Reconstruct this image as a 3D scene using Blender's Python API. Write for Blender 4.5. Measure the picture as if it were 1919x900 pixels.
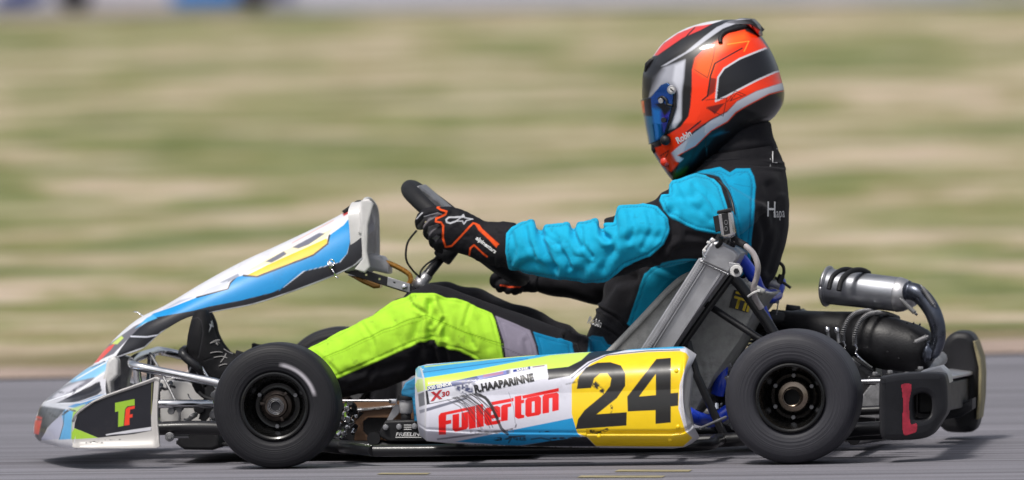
import bpy, bmesh, math, random
import numpy as np
from mathutils import Vector, Matrix
from mathutils.bvhtree import BVHTree
random.seed(4); RNG = np.random.RandomState(7)
R_ = math.radians
scene = bpy.context.scene
for o in list(bpy.data.objects): bpy.data.objects.remove(o)

# ------------------------------------------------------------------ camera
DIST = 25.0; FPX = 920.0 * DIST
def cam_setup(yaw, pitch, roll, zt):
    y, p, r = map(R_, (yaw, pitch, roll))
    d = np.array([-math.sin(y)*math.cos(p), math.cos(y)*math.cos(p), -math.sin(p)])
    rt = np.array([math.cos(y), math.sin(y), 0]); u = np.cross(rt, d)
    R = rt*math.cos(r) - u*math.sin(r); U = rt*math.sin(r) + u*math.cos(r)
    C = np.array([0, -.55, zt]) - DIST*d
    return C, d, R, U
CC, CD, CR, CU = cam_setup(6.0, 1.3, 0.9, 0.46)
cam = bpy.data.cameras.new('camera'); camo = bpy.data.objects.new('camera', cam)
scene.collection.objects.link(camo); scene.camera = camo
M = Matrix(((CR[0], CU[0], -CD[0], CC[0]), (CR[1], CU[1], -CD[1], CC[1]), (CR[2], CU[2], -CD[2], CC[2]), (0, 0, 0, 1)))
camo.matrix_world = M
cam.sensor_width = 36; cam.lens = FPX*36/1919.0
cam.clip_start = 1; cam.clip_end = 3000
cam.dof.use_dof = True; cam.dof.focus_distance = 24.95; cam.dof.aperture_fstop = 5.0

# ------------------------------------------------------------------ world, sun, exposure
SUN_EL, SUN_AZ = 58, 205           # azimuth of the direction the light comes from, clockwise from +y
w = bpy.data.worlds.new('World'); scene.world = w; w.use_nodes = True
nt = w.node_tree; nt.nodes.clear()
sky = nt.nodes.new('ShaderNodeTexSky'); sky.sky_type = 'NISHITA'; sky.sun_disc = False
sky.sun_elevation = R_(SUN_EL); sky.sun_rotation = R_(SUN_AZ); sky.air_density = 1.0; sky.dust_density = 4.0; sky.ozone_density = 1.0
hsv = nt.nodes.new('ShaderNodeHueSaturation'); hsv.inputs['Saturation'].default_value = 0.45
bg = nt.nodes.new('ShaderNodeBackground'); bg.inputs['Strength'].default_value = 0.072
out = nt.nodes.new('ShaderNodeOutputWorld')
nt.links.new(sky.outputs[0], hsv.inputs['Color']); nt.links.new(hsv.outputs[0], bg.inputs[0]); nt.links.new(bg.outputs[0], out.inputs[0])
sl = bpy.data.lights.new('sun', 'SUN'); sl.energy = 1.5; sl.angle = R_(9); sl.color = (1, .96, .9)
so = bpy.data.objects.new('sun', sl); scene.collection.objects.link(so)
a, e = R_(SUN_AZ), R_(SUN_EL)
sdir = Vector((math.sin(a)*math.cos(e), math.cos(a)*math.cos(e), math.sin(e)))
so.rotation_euler = sdir.to_track_quat('Z', 'Y').to_euler()
vs = scene.view_settings; vs.view_transform = 'Standard'; vs.look = 'None'; vs.gamma = 1; vs.use_curve_mapping = False
vs.exposure = 0.80

# ------------------------------------------------------------------ helpers
def P(px, py, y=0.0):
    v = CD*FPX + CR*(px-959.5) - CU*(py-450.0)
    return CC + v*((y-CC[1])/v[1])
def PP(pts, y=0.0): return [P(a[0], a[1], a[2] if len(a) > 2 else y) for a in pts]
def ground_pt(px, py, z=0.0):
    v = CD*FPX + CR*(px-959.5) - CU*(py-450.0)
    return CC + v*((z-CC[2])/v[2])
def proj(V):
    r = np.asarray(V) - CC; k = r @ CD
    return np.stack([959.5 + FPX*(r @ CR)/k, 450 - FPX*(r @ CU)/k], 1)
PX = 1/917.0                                        # metres per photo pixel near the kart
def srgb(c):
    c = [x/255 if max(c) > 1.0 else x for x in c[:3]]
    return tuple(((x+.055)/1.055)**2.4 if x > .04045 else x/12.92 for x in c)

WO = {}
def wo(parent): return WO.get(parent.name, Vector((0, 0, 0))) if parent else Vector((0, 0, 0))
def empty(name, loc, label, cat, group=None):
    o = bpy.data.objects.new(name, None); scene.collection.objects.link(o); o.location = loc
    o.empty_display_size = .05; WO[o.name] = Vector(loc); o['label'] = label; o['category'] = cat
    if group: o['group'] = group
    return o
def mk(name, verts, faces, mat, parent=None, smooth=True, label=None, kind=None, origin=None, col=None, midx=None, sharp=None):
    V = np.asarray(verts, dtype=float)
    if origin is None: origin = (V.min(0)+V.max(0))/2
    origin = np.asarray(origin, float)
    me = bpy.data.meshes.new(name)
    me.from_pydata((V-origin).tolist(), [], faces if isinstance(faces, list) else faces.tolist())
    mats = mat if isinstance(mat, (list, tuple)) else [mat]
    for m in mats: me.materials.append(m)
    if smooth: me.polygons.foreach_set('use_smooth', [True]*len(me.polygons))
    if midx is not None: me.polygons.foreach_set('material_index', midx)
    if col is not None:
        at = me.color_attributes.new('Col', 'FLOAT_COLOR', 'POINT')
        at.data.foreach_set('color', np.concatenate([col, np.ones((len(col), 1))], 1).astype(np.float32).ravel())
    me.update()
    if sharp: 
        try: me.set_sharp_from_angle(angle=R_(sharp))
        except Exception: pass
    o = bpy.data.objects.new(name, me); scene.collection.objects.link(o)
    o.parent = parent; o.location = Vector(origin) - wo(parent); WO[o.name] = Vector(origin)
    if label: o['label'] = label
    if kind: o['kind'] = kind
    return o
class MB:
    def __init__(s): s.v = []; s.f = []; s.m = []; s.n = 0
    def add(s, v, f, mi=0):
        v = np.asarray(v, float); s.v.append(v); s.f += [[i+s.n for i in q] for q in f]; s.m += [mi]*len(f); s.n += len(v); return s
    def split(s, name, mat, parent=None, **k):
        i = 0; mats = mat if isinstance(mat, (list, tuple)) else [mat]; base = 0; fi = 0
        for v in s.v:
            n = len(v); f = []; mi = 0
            while fi < len(s.f) and s.f[fi][0] < base+n: f.append([q-base for q in s.f[fi]]); mi = s.m[fi]; fi += 1
            last = mk(name, v, f, mats[mi], parent, **k); base += n
        return last
    def build(s, name, mat, parent=None, **k):
        return mk(name, np.concatenate(s.v), s.f, mat, parent, midx=s.m, **k)
def catmull(pts, n=6, closed=False):
    p = np.asarray(pts, float); out = []; L = len(p)
    for i in range(L if closed else L-1):
        if closed: a, b, c, d = p[(i-1) % L], p[i], p[(i+1) % L], p[(i+2) % L]
        else: a, b, c, d = p[max(i-1, 0)], p[i], p[i+1], p[min(i+2, L-1)]
        for k in range(n):
            t = k/n
            out.append(.5*((2*b)+(-a+c)*t+(2*a-5*b+4*c-d)*t*t+(-a+3*b-3*c+d)*t**3))
    if not closed: out.append(p[-1])
    return np.array(out)
def tube_vf(pts, r, n=12, smooth=6, closed=False, caps=True):
    pts = np.asarray(pts, float); m0 = len(pts)
    rr = np.full(m0, r) if np.isscalar(r) else np.asarray(r, float)
    q = np.concatenate([pts, rr[:, None]], 1)
    if smooth and m0 > 2: q = catmull(q, smooth, closed)
    pts, rr = q[:, :3], q[:, 3]; m = len(pts)
    T = np.roll(pts, -1, 0)-np.roll(pts, 1, 0) if closed else np.gradient(pts, axis=0)
    T /= np.linalg.norm(T, axis=1)[:, None]+1e-12
    ref = np.array([0, 0, 1.]) if abs(T[0][2]) < .9 else np.array([1., 0, 0])
    N = np.cross(T[0], ref); N /= np.linalg.norm(N); V = []; F = []
    for i in range(m):
        N = N - T[i]*(N @ T[i]); N /= np.linalg.norm(N); B = np.cross(T[i], N)
        for k in range(n):
            a = 2*math.pi*k/n; V.append(pts[i]+rr[i]*(N*math.cos(a)+B*math.sin(a)))
    for i in range(m if closed else m-1):
        j = (i+1) % m
        for k in range(n): F.append([i*n+k, i*n+(k+1) % n, j*n+(k+1) % n, j*n+k])
    if caps and not closed: F.append(list(range(n))[::-1]); F.append([(m-1)*n+k for k in range(n)])
    return np.array(V), F
def tube(name, pts, r, mat, parent, n=12, smooth=6, closed=False, **k):
    v, f = tube_vf(pts, r, n, smooth, closed); return mk(name, v, f, mat, parent, sharp=50, **k)
def lathe_vf(prof, c, axis, n=48, closed=False):
    """prof: (t along axis, radius)"""
    A = np.asarray(axis, float); A /= np.linalg.norm(A); c = np.asarray(c, float)
    ref = np.array([0, 0, 1.]) if abs(A[2]) < .9 else np.array([1., 0, 0])
    X = np.cross(A, ref); X /= np.linalg.norm(X); Y = np.cross(A, X); V = []; F = []; m = len(prof)
    for t, r in prof:
        for k in range(n):
            a = 2*math.pi*k/n; V.append(c+A*t+max(r, 1e-5)*(X*math.cos(a)+Y*math.sin(a)))
    for i in range(m if closed else m-1):
        j = (i+1) % m
        for k in range(n): F.append([i*n+k, i*n+(k+1) % n, j*n+(k+1) % n, j*n+k])
    return np.array(V), F
def cyl_vf(c, axis, r, h, n=24, bev=.15):
    b = min(r, h)*bev
    return lathe_vf([(-h/2, 0), (-h/2, r-b), (-h/2+b, r), (h/2-b, r), (h/2, r-b), (h/2, 0)], c, axis, n)
def box_vf(c, size, rot=(0, 0, 0), bev=.002, seg=2):
    bm = bmesh.new(); bmesh.ops.create_cube(bm, size=1)
    bmesh.ops.scale(bm, vec=size, verts=bm.verts)
    if bev: bmesh.ops.bevel(bm, geom=bm.edges[:], offset=bev, segments=seg, affect='EDGES', profile=.5)
    from mathutils import Euler
    bmesh.ops.transform(bm, matrix=Matrix.Translation(Vector(c)) @ Euler(rot).to_matrix().to_4x4(), verts=bm.verts)
    bm.verts.index_update()
    v = [tuple(x.co) for x in bm.verts]; f = [[x.index for x in q.verts] for q in bm.faces]; bm.free(); return np.array(v), f
def slab_vf(loops, y0, y1, bev=.003, ydef=None, smooth=0, res=2):
    """outline(s) in photo px at depth y0, extruded to y1; extra loops are holes"""
    ym = (y0+y1)/2
    cu = bpy.data.curves.new('t', 'CURVE'); cu.dimensions = '2D'; cu.fill_mode = 'BOTH'
    bev = min(bev, abs(y1-y0)*.45)
    cu.extrude = abs(y1-y0)/2-bev; cu.bevel_depth = bev; cu.bevel_resolution = res; cu.offset = -bev
    for lp in loops:
        w_ = np.array(PP([(a[0], a[1]) for a in lp], y0))
        if smooth: w_ = catmull(w_, smooth, True)
        s = cu.splines.new('POLY'); s.points.add(len(w_)-1); s.use_cyclic_u = True
        for i, q in enumerate(w_): s.points[i].co = (q[0], q[2], 0, 1)
    o = bpy.data.objects.new('t', cu); scene.collection.objects.link(o)
    dg = bpy.context.evaluated_depsgraph_get(); me = o.evaluated_get(dg).to_mesh()
    V = np.array([(v.co.x, ym-v.co.z, v.co.y) for v in me.vertices]); Fa = [list(p.vertices) for p in me.polygons]
    o.to_mesh_clear(); bpy.data.objects.remove(o); bpy.data.curves.remove(cu)
    if ydef is not None: V[:, 1] += ydef(proj(V))
    return V, Fa
def slab(name, loops, y0, y1, mat, parent, bev=.003, ydef=None, smooth=0, **k):
    v, f = slab_vf(loops, y0, y1, bev, ydef, smooth); o = mk(name, v, f, mat, parent, sharp=60, **k)
    wn = o.modifiers.new('w', 'WEIGHTED_NORMAL'); wn.weight = 100; wn.keep_sharp = True; return o
def grid_faces(nu, nv, wu=False, wv=False):
    F = []
    for i in range(nu if wu else nu-1):
        for j in range(nv if wv else nv-1):
            F.append([i*nv+j, i*nv+(j+1) % nv, ((i+1) % nu)*nv+(j+1) % nv, ((i+1) % nu)*nv+j])
    return F
def interp_rows(S, n):
    S = np.asarray(S, float); return catmull(S, n)
def loft_vf(st, n=32, sub=5, ex=1.0):
    """stations: (ax, ay, bx, by, y, ry) : two silhouette px points, depth, half width"""
    st = np.asarray(st, float); q = catmull(st, sub); V = []
    for s in q:
        A = P(s[0], s[1], s[4]); B = P(s[2], s[3], s[4]); c = (A+B)/2; h = (A-B)/2
        for k in range(n):
            a = 2*math.pi*k/n; ca, sa = math.cos(a), math.sin(a)
            ca = math.copysign(abs(ca)**ex, ca); sa = math.copysign(abs(sa)**ex, sa)
            V.append(c+h*ca+np.array([0, -1, 0])*s[5]*sa)
    m = len(q); F = grid_faces(m, n, False, True); F.append(list(range(n))[::-1]); F.append([(m-1)*n+k for k in range(n)])
    return np.array(V), F
def remesh(parts, voxel, smooth_it=6, sub=0, sf=.5):
    mb = MB()
    for v, f in parts: mb.add(v, f)
    me = bpy.data.meshes.new('t'); me.from_pydata(np.concatenate(mb.v).tolist(), [], mb.f)
    bm = bmesh.new(); bm.from_mesh(me); bmesh.ops.recalc_face_normals(bm, faces=bm.faces); bm.to_mesh(me); bm.free()
    o = bpy.data.objects.new('t', me); scene.collection.objects.link(o)
    m = o.modifiers.new('r', 'REMESH'); m.mode = 'VOXEL'; m.voxel_size = voxel
    if smooth_it: s = o.modifiers.new('s', 'SMOOTH'); s.factor = sf; s.iterations = smooth_it
    if sub: s = o.modifiers.new('u', 'SUBSURF'); s.levels = sub; s.render_levels = sub
    dg = bpy.context.evaluated_depsgraph_get(); e_ = o.evaluated_get(dg).to_mesh()
    V = np.empty(len(e_.vertices)*3); e_.vertices.foreach_get('co', V); V = V.reshape(-1, 3)
    N = np.empty(len(e_.vertices)*3); e_.vertices.foreach_get('normal', N); N = N.reshape(-1, 3)
    F = [list(p.vertices) for p in e_.polygons]
    o.evaluated_get(dg).to_mesh_clear(); bpy.data.objects.remove(o)
    return V, F, N
# ---- painting of pattern fields -----------------------------------------------------------
def sdf(p, loops):
    """signed distance (px), positive inside, even-odd over loops"""
    n = len(p); d2 = np.full(n, 1e9); ins = np.zeros(n, bool)
    for lp in loops:
        L = len(lp)
        for i in range(L):
            a = np.array(lp[i][:2], float); b = np.array(lp[(i+1) % L][:2], float); ab = b-a
            t = np.clip(((p-a) @ ab)/(ab @ ab+1e-9), 0, 1); q = p-(a+t[:, None]*ab); d2 = np.minimum(d2, (q*q).sum(1))
            c = (a[1] > p[:, 1]) != (b[1] > p[:, 1])
            with np.errstate(divide='ignore', invalid='ignore'):
                xi = a[0]+(p[:, 1]-a[1])*(b[0]-a[0])/(b[1]-a[1]+1e-12)
            ins ^= c & (p[:, 0] < xi)
    return np.sqrt(d2)*np.where(ins, 1, -1)
def pdist(p, pl):
    d2 = np.full(len(p), 1e9)
    for i in range(len(pl)-1):
        a = np.array(pl[i][:2], float); b = np.array(pl[i+1][:2], float); ab = b-a
        t = np.clip(((p-a) @ ab)/(ab @ ab+1e-9), 0, 1); q = p-(a+t[:, None]*ab); d2 = np.minimum(d2, (q*q).sum(1))
    return np.sqrt(d2)
def hsh(ix, iy, s=0): 
    v = np.sin(ix*127.1+iy*311.7+s*74.7)*43758.5453; return v-np.floor(v)
def vnoise(p, sc, s=0):
    q = p/sc; i = np.floor(q); f = q-i; f = f*f*(3-2*f)
    a = hsh(i[:, 0], i[:, 1], s); b = hsh(i[:, 0]+1, i[:, 1], s); c = hsh(i[:, 0], i[:, 1]+1, s); d = hsh(i[:, 0]+1, i[:, 1]+1, s)
    return (a*(1-f[:, 0])+b*f[:, 0])*(1-f[:, 1])+(c*(1-f[:, 0])+d*f[:, 0])*f[:, 1]
def paint(p, base, layers, mask=None):
    """layers: ('p', loops|pts, colour, soft, alpha)  ('l', pts, width, colour, alpha)"""
    col = np.tile(np.array(srgb(base)), (len(p), 1))
    for L in layers:
        if L[0] == 'p':
            lp = L[1] if isinstance(L[1][0][0], (list, tuple)) else [L[1]]
            al = [a for q in lp for a in q]; c = np.array(srgb(L[2])); soft = L[3] if len(L) > 3 else 1.0; A = L[4] if len(L) > 4 else 1
        else:
            lp = None; al = L[1]; c = np.array(srgb(L[3])); soft = L[2]; A = L[4] if len(L) > 4 else 1
        xs = [a[0] for a in al]; ys = [a[1] for a in al]; m_ = soft+2
        bb = (p[:, 0] > min(xs)-m_) & (p[:, 0] < max(xs)+m_) & (p[:, 1] > min(ys)-m_) & (p[:, 1] < max(ys)+m_)
        if mask is not None: bb &= mask
        ix = np.nonzero(bb)[0]
        if not len(ix): continue
        q = p[ix]
        cov = np.clip(sdf(q, lp)/soft+.5, 0, 1) if lp is not None else np.clip(soft/2-pdist(q, L[1])+.5, 0, 1)
        if A == 'scuff': cov = cov*np.clip(vnoise(q, 3, 5)*1.6+vnoise(q @ np.array([[.5, .86], [-.86, .5]]), 7, 8)-.8, 0, 1)
        else: cov = cov*A
        col[ix] = col[ix]*(1-cov[:, None])+c*cov[:, None]
    return col
def Z(pts, x0, y0, s): return [(x0+a/s, y0+b/s) for a, b in pts]
# ---- writing --------------------------------------------------------------------------------
def text_vf(s, origin, udir, height, bvh=None, yd=0.0, sx=1.0, bold=.0, shear=0, off=.0008, space=1.0, spin=0):
    """letters laid on a surface: origin (baseline start, px), udir (dx,dy px direction), cap height px"""
    cu = bpy.data.curves.new('t', 'FONT'); cu.body = s; cu.size = 1; cu.offset = bold; cu.shear = shear; cu.space_character = space; cu.resolution_u = 3
    o = bpy.data.objects.new('t', cu); scene.collection.objects.link(o)
    dg = bpy.context.evaluated_depsgraph_get(); me = o.evaluated_get(dg).to_mesh()
    bm = bmesh.new(); bm.from_mesh(me); bmesh.ops.triangulate(bm, faces=bm.faces)
    for _ in range(3 if bvh is not None else 0):
        el = [e_ for e_ in bm.edges if e_.calc_length() > .16]
        if not el: break
        bmesh.ops.subdivide_edges(bm, edges=el, cuts=1); bmesh.ops.triangulate(bm, faces=bm.faces)
    V = np.array([v.co[:] for v in bm.verts]); F = [[x.index for x in q.verts] for q in bm.faces]; bm.free()
    o.to_mesh_clear(); bpy.data.objects.remove(o)
    u = np.array(udir, float); u /= np.linalg.norm(u); vdir = np.array([u[1], -u[0]]); k = height/.70
    out_ = []
    for v in V:
        q = np.array(origin)+u*v[0]*k*sx+vdir*v[1]*k
        out_.append(stick(q[0], q[1], bvh, yd, off))
    return np.array(out_), F
def stick(px, py, bvh, yd, off=.0008):
    a = P(px, py, -3.0); d = P(px, py, 3.0)-a; d /= np.linalg.norm(d)
    if bvh is not None:
        h = bvh.ray_cast(Vector(a), Vector(d), 10)
        if h[0] is not None: return np.array(h[0])-d*off
    return P(px, py, yd)
def bvh_of(V, F): return BVHTree.FromPolygons([Vector(v) for v in V], F)
def flat_decal(loops, bvh, yd, off=.0008):
    V = []; F = []
    from mathutils.geometry import tessellate_polygon
    vs_ = [[Vector((a, b, 0)) for a, b in lp] for lp in loops]
    tri = tessellate_polygon(vs_); fl = [q for lp in loops for q in lp]
    V = [stick(a, b, bvh, yd, off) for a, b in fl]; return np.array(V), [list(t) for t in tri]
def coil_vf(A, B, r, turns, rw, n=6):
    A = np.array(A, float); B = np.array(B, float); T = B-A; L = np.linalg.norm(T); T /= L
    ref = np.array([0, 1., 0]); X = np.cross(T, ref); X /= np.linalg.norm(X); Y = np.cross(T, X); pts = []
    for i in range(int(turns*10)+1):
        a = i/10*2*math.pi; pts.append(A+T*L*i/(turns*10)+r*(X*math.cos(a)+Y*math.sin(a)))
    return tube_vf(pts, rw, n, 0)

# ------------------------------------------------------------------ materials
def mat(name, color=(.5, .5, .5), rough=.5, metal=0., coat=0., var=.12, vscale=40, bump=0., bscale=200, attr=False, spec=.5, dirt=0., aniso=None, sheen=0., trans=0., alpha=1.):
    m = bpy.data.materials.new(name); m.use_nodes = True; N = m.node_tree.nodes; Lk = m.node_tree.links; b = N['Principled BSDF']
    b.inputs['Roughness'].default_value = rough; b.inputs['Metallic'].default_value = metal
    b.inputs['Coat Weight'].default_value = coat; b.inputs['Coat Roughness'].default_value = .08
    b.inputs['Specular IOR Level'].default_value = spec
    b.inputs['Sheen Weight'].default_value = sheen; b.inputs['Transmission Weight'].default_value = trans; b.inputs['Alpha'].default_value = alpha
    tc = N.new('ShaderNodeTexCoord'); mp = N.new('ShaderNodeMapping'); Lk.new(tc.outputs['Object'], mp.inputs[0])
    if aniso: mp.inputs['Scale'].default_value = aniso
    if attr: src = N.new('ShaderNodeVertexColor'); src.layer_name = 'Col'; c0 = src.outputs[0]
    else: src = N.new('ShaderNodeRGB'); src.outputs[0].default_value = (*color, 1); c0 = src.outputs[0]
    n1 = N.new('ShaderNodeTexNoise'); n1.inputs['Scale'].default_value = vscale; n1.inputs['Detail'].default_value = 6; n1.inputs['Roughness'].default_value = .65
    Lk.new(mp.outputs[0], n1.inputs['Vector'])
    mr = N.new('ShaderNodeMapRange'); mr.inputs['From Min'].default_value = .3; mr.inputs['From Max'].default_value = .7
    mr.inputs['To Min'].default_value = 1-var; mr.inputs['To Max'].default_value = 1+var*.6; Lk.new(n1.outputs[0], mr.inputs[0])
    mx = N.new('ShaderNodeVectorMath'); mx.operation = 'SCALE'; Lk.new(c0, mx.inputs[0]); Lk.new(mr.outputs[0], mx.inputs['Scale']); col = mx.outputs[0]
    if dirt:
        n2 = N.new('ShaderNodeTexNoise'); n2.inputs['Scale'].default_value = vscale*.35; n2.inputs['Detail'].default_value = 8; n2.inputs['Roughness'].default_value = .75
        Lk.new(mp.outputs[0], n2.inputs['Vector'])
        r2 = N.new('ShaderNodeMapRange'); r2.inputs['From Min'].default_value = .56; r2.inputs['From Max'].default_value = .75; r2.inputs['To Max'].default_value = dirt; Lk.new(n2.outputs[0], r2.inputs[0])
        mm = N.new('ShaderNodeMixRGB'); mm.inputs[2].default_value = (.06, .05, .045, 1); Lk.new(r2.outputs[0], mm.inputs[0]); Lk.new(col, mm.inputs[1]); col = mm.outputs[0]
    Lk.new(col, b.inputs['Base Color'])
    rr = N.new('ShaderNodeMapRange'); rr.inputs['To Min'].default_value = max(rough-.12, .02); rr.inputs['To Max'].default_value = min(rough+.15, 1)
    Lk.new(n1.outputs[0], rr.inputs[0]); Lk.new(rr.outputs[0], b.inputs['Roughness'])
    if bump:
        n3 = N.new('ShaderNodeTexNoise'); n3.inputs['Scale'].default_value = bscale; n3.inputs['Detail'].default_value = 5; Lk.new(mp.outputs[0], n3.inputs['Vector'])
        bp = N.new('ShaderNodeBump'); bp.inputs['Strength'].default_value = bump; bp.inputs['Distance'].default_value = .002
        Lk.new(n3.outputs[0], bp.inputs['Height']); Lk.new(bp.outputs[0], b.inputs['Normal'])
    return m
m_paint = mat('printed_sticker_plastic', attr=True, rough=.36, coat=.25, var=.05, vscale=30, dirt=.25, bump=.05, bscale=60)
m_helmet = mat('painted_helmet_shell', attr=True, rough=.33, coat=.35, spec=.4, var=.04, vscale=30, dirt=.05)
m_suit = mat('race_suit_fabric', attr=True, rough=.78, var=.07, vscale=60, bump=.35, bscale=900, dirt=.0, spec=.22, sheen=.04)
m_glove = mat('glove_fabric', attr=True, rough=.7, var=.15, vscale=90, bump=.4, bscale=900, spec=.22)
m_white = mat('worn_white_plastic', (.62, .61, .60), .38, var=.1, vscale=25, dirt=.45, coat=.1)
m_black = mat('black_plastic', (.012, .012, .014), .48, spec=.35, var=.25, bump=.1, bscale=300)
m_bumper = mat('scuffed_black_bumper_plastic', (.015, .015, .018), .5, spec=.35, var=.3, vscale=25, bump=.15, bscale=120, attr=False)
m_tubeb = mat('black_powder_coated_tube', (.010, .010, .012), .35, coat=.15, spec=.4, var=.2)
m_chrome = mat('chrome_tube', (.78, .78, .80), .1, 1., var=.1, vscale=50)
m_alu = mat('brushed_aluminium', (.46, .46, .48), .38, .85, var=.12, vscale=30, bump=.1, bscale=200)
m_alud = mat('dull_cast_aluminium', (.3, .3, .31), .5, .7, var=.3, vscale=60, bump=.3, bscale=200, dirt=.5)
m_steel = mat('blued_steel_silencer', (.30, .31, .34), .40, .75, var=.35, vscale=18, aniso=(.3, 1, 1.5))
m_burnt = mat('burnt_steel_pipe', (.10, .11, .14), .28, .9, var=.5, vscale=25)
m_exb = mat('black_exhaust_paint', (.012, .012, .014), .42, .1, spec=.4, var=.35, vscale=35, bump=.2, bscale=250)
m_rubber = mat('rubber_hose', (.013, .013, .015), .6, spec=.3, var=.2)
m_seat = mat('grey_fibreglass_seat', (.33, .33, .315), .42, .1, var=.3, vscale=45, dirt=.85, bump=.15, bscale=300)
m_edge = mat('seat_rim', (.42, .42, .40), .45, var=.2, vscale=40, dirt=.4)
m_blue = mat('blue_silicone_hose', (.01, .05, .55), .3, coat=.3)
m_clear = mat('grey_overflow_hose', (.42, .38, .38), .15, coat=.7, var=.35, vscale=60, aniso=(1, 1, .15))
m_gold = mat('amber_tube', (.42, .20, .03), .25, .4, coat=.4)
m_ply = mat('brown_board', (.16, .085, .045), .6, var=.3, vscale=30, aniso=(.2, 1, 3), dirt=.5)
m_visor = mat('blue_mirror_visor', attr=True, rough=.07, metal=.75, coat=.8, var=.05)
m_ink = mat('dark_lettering', (.012, .012, .014), .4, var=.05)
m_wink = mat('white_lettering', (.7, .7, .7), .5, var=.05)
m_yink = mat('yellow_lettering', (.62, .45, .02), .5, var=.1)
m_rink = mat('red_lettering', (.45, .02, .03), .5, var=.1)
m_hub = mat('hub_metal', (.30, .24, .19), .22, 1., var=.3, vscale=60)
m_hubd = mat('dark_hub_metal', (.075, .06, .052), .3, .8, var=.5, vscale=60)
m_magn = mat('black_magnesium_rim', (.010, .010, .010), .25, .5, coat=.3, var=.3)
m_resv = mat('translucent_reservoir', (.5, .5, .52), .35, var=.1)

def tyre_mat():
    m = mat('kart_tyre_rubber', attr=True, rough=.55, var=.1, spec=.3)
    N = m.node_tree.nodes; Lk = m.node_tree.links; b = N['Principled BSDF']
    tc = N.new('ShaderNodeTexCoord'); sx = N.new('ShaderNodeSeparateXYZ'); Lk.new(tc.outputs['Object'], sx.inputs[0])
    cx = N.new('ShaderNodeCombineXYZ'); Lk.new(sx.outputs[0], cx.inputs[0]); Lk.new(sx.outputs[2], cx.inputs[2])
    ln = N.new('ShaderNodeVectorMath'); ln.operation = 'LENGTH'; Lk.new(cx.outputs[0], ln.inputs[0])
    ad = N.new('ShaderNodeMath'); ad.operation = 'MULTIPLY_ADD'; ad.inputs[1].default_value = .35; Lk.new(sx.outputs[1], ad.inputs[0]); Lk.new(ln.outputs['Value'], ad.inputs[2])
    no = N.new('ShaderNodeTexNoise'); no.noise_dimensions = '1D'; no.inputs['Scale'].default_value = 260; no.inputs['Detail'].default_value = 4
    Lk.new(ad.outputs[0], no.inputs['W'])
    bp = N.new('ShaderNodeBump'); bp.inputs['Strength'].default_value = .7; bp.inputs['Distance'].default_value = .0014; Lk.new(no.outputs[0], bp.inputs['Height']); Lk.new(bp.outputs[0], b.inputs['Normal'])
    rr = N.new('ShaderNodeMapRange'); rr.inputs['To Min'].default_value = .38; rr.inputs['To Max'].default_value = .72; Lk.new(no.outputs[0], rr.inputs[0]); Lk.new(rr.outputs[0], b.inputs['Roughness'])
    return m
m_tyre = tyre_mat()
# ------------------------------------------------------------------ setting
def edge_y(x):        # far edge of the race track
    x = np.asarray(x, float)
    return 5.5 + 0.95*np.tanh((x+.55)/2.6)*1.15 + .06*np.sin(x*1.7)
def terr(x, y):
    d = np.maximum(y-edge_y(x)-.1, 0)
    z = np.where(d > 0, .015*np.minimum(d/.3, 1), -.04)
    z = z + .0000*d + 0.64*np.clip((y-14)/50, 0, 1)**1.25*np.ones_like(x)
    s2 = np.clip((y-66)/12, 0, 1); z = z + .27*s2
    z = z + 4.5*np.clip((y-84)/220, 0, 1)**1.3
    return z + np.where((d > 1.0) & (y < 60), .02*np.sin(x*.9+y*.5)*np.sin(y*.7+1), 0)
def grid_sheet(xs, ys, zf, name, m, extra=None):
    X, Y = np.meshgrid(xs, ys, indexing='ij'); V = np.stack([X, Y, zf(X, Y)], -1).reshape(-1, 3)
    return mk(name, V, grid_faces(len(xs), len(ys)), m, kind='structure', origin=(0, 0, 0))
def edge_tone(X, Y):
    d = Y-edge_y(X); t = np.clip(1-np.abs(d-1.15)/1.1, 0, 1)**.6
    return t
def nodes(m): return m.node_tree.nodes, m.node_tree.links, m.node_tree.nodes['Principled BSDF']
def ramp(N, Lk, src, stops):
    r = N.new('ShaderNodeValToRGB'); e_ = r.color_ramp.elements
    for i, (p_, c) in enumerate(stops):
        if i < 2: e_[i].position = p_; e_[i].color = (*c, 1)
        else: q = e_.new(p_); q.color = (*c, 1)
    Lk.new(src, r.inputs[0]); return r.outputs[0]
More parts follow.
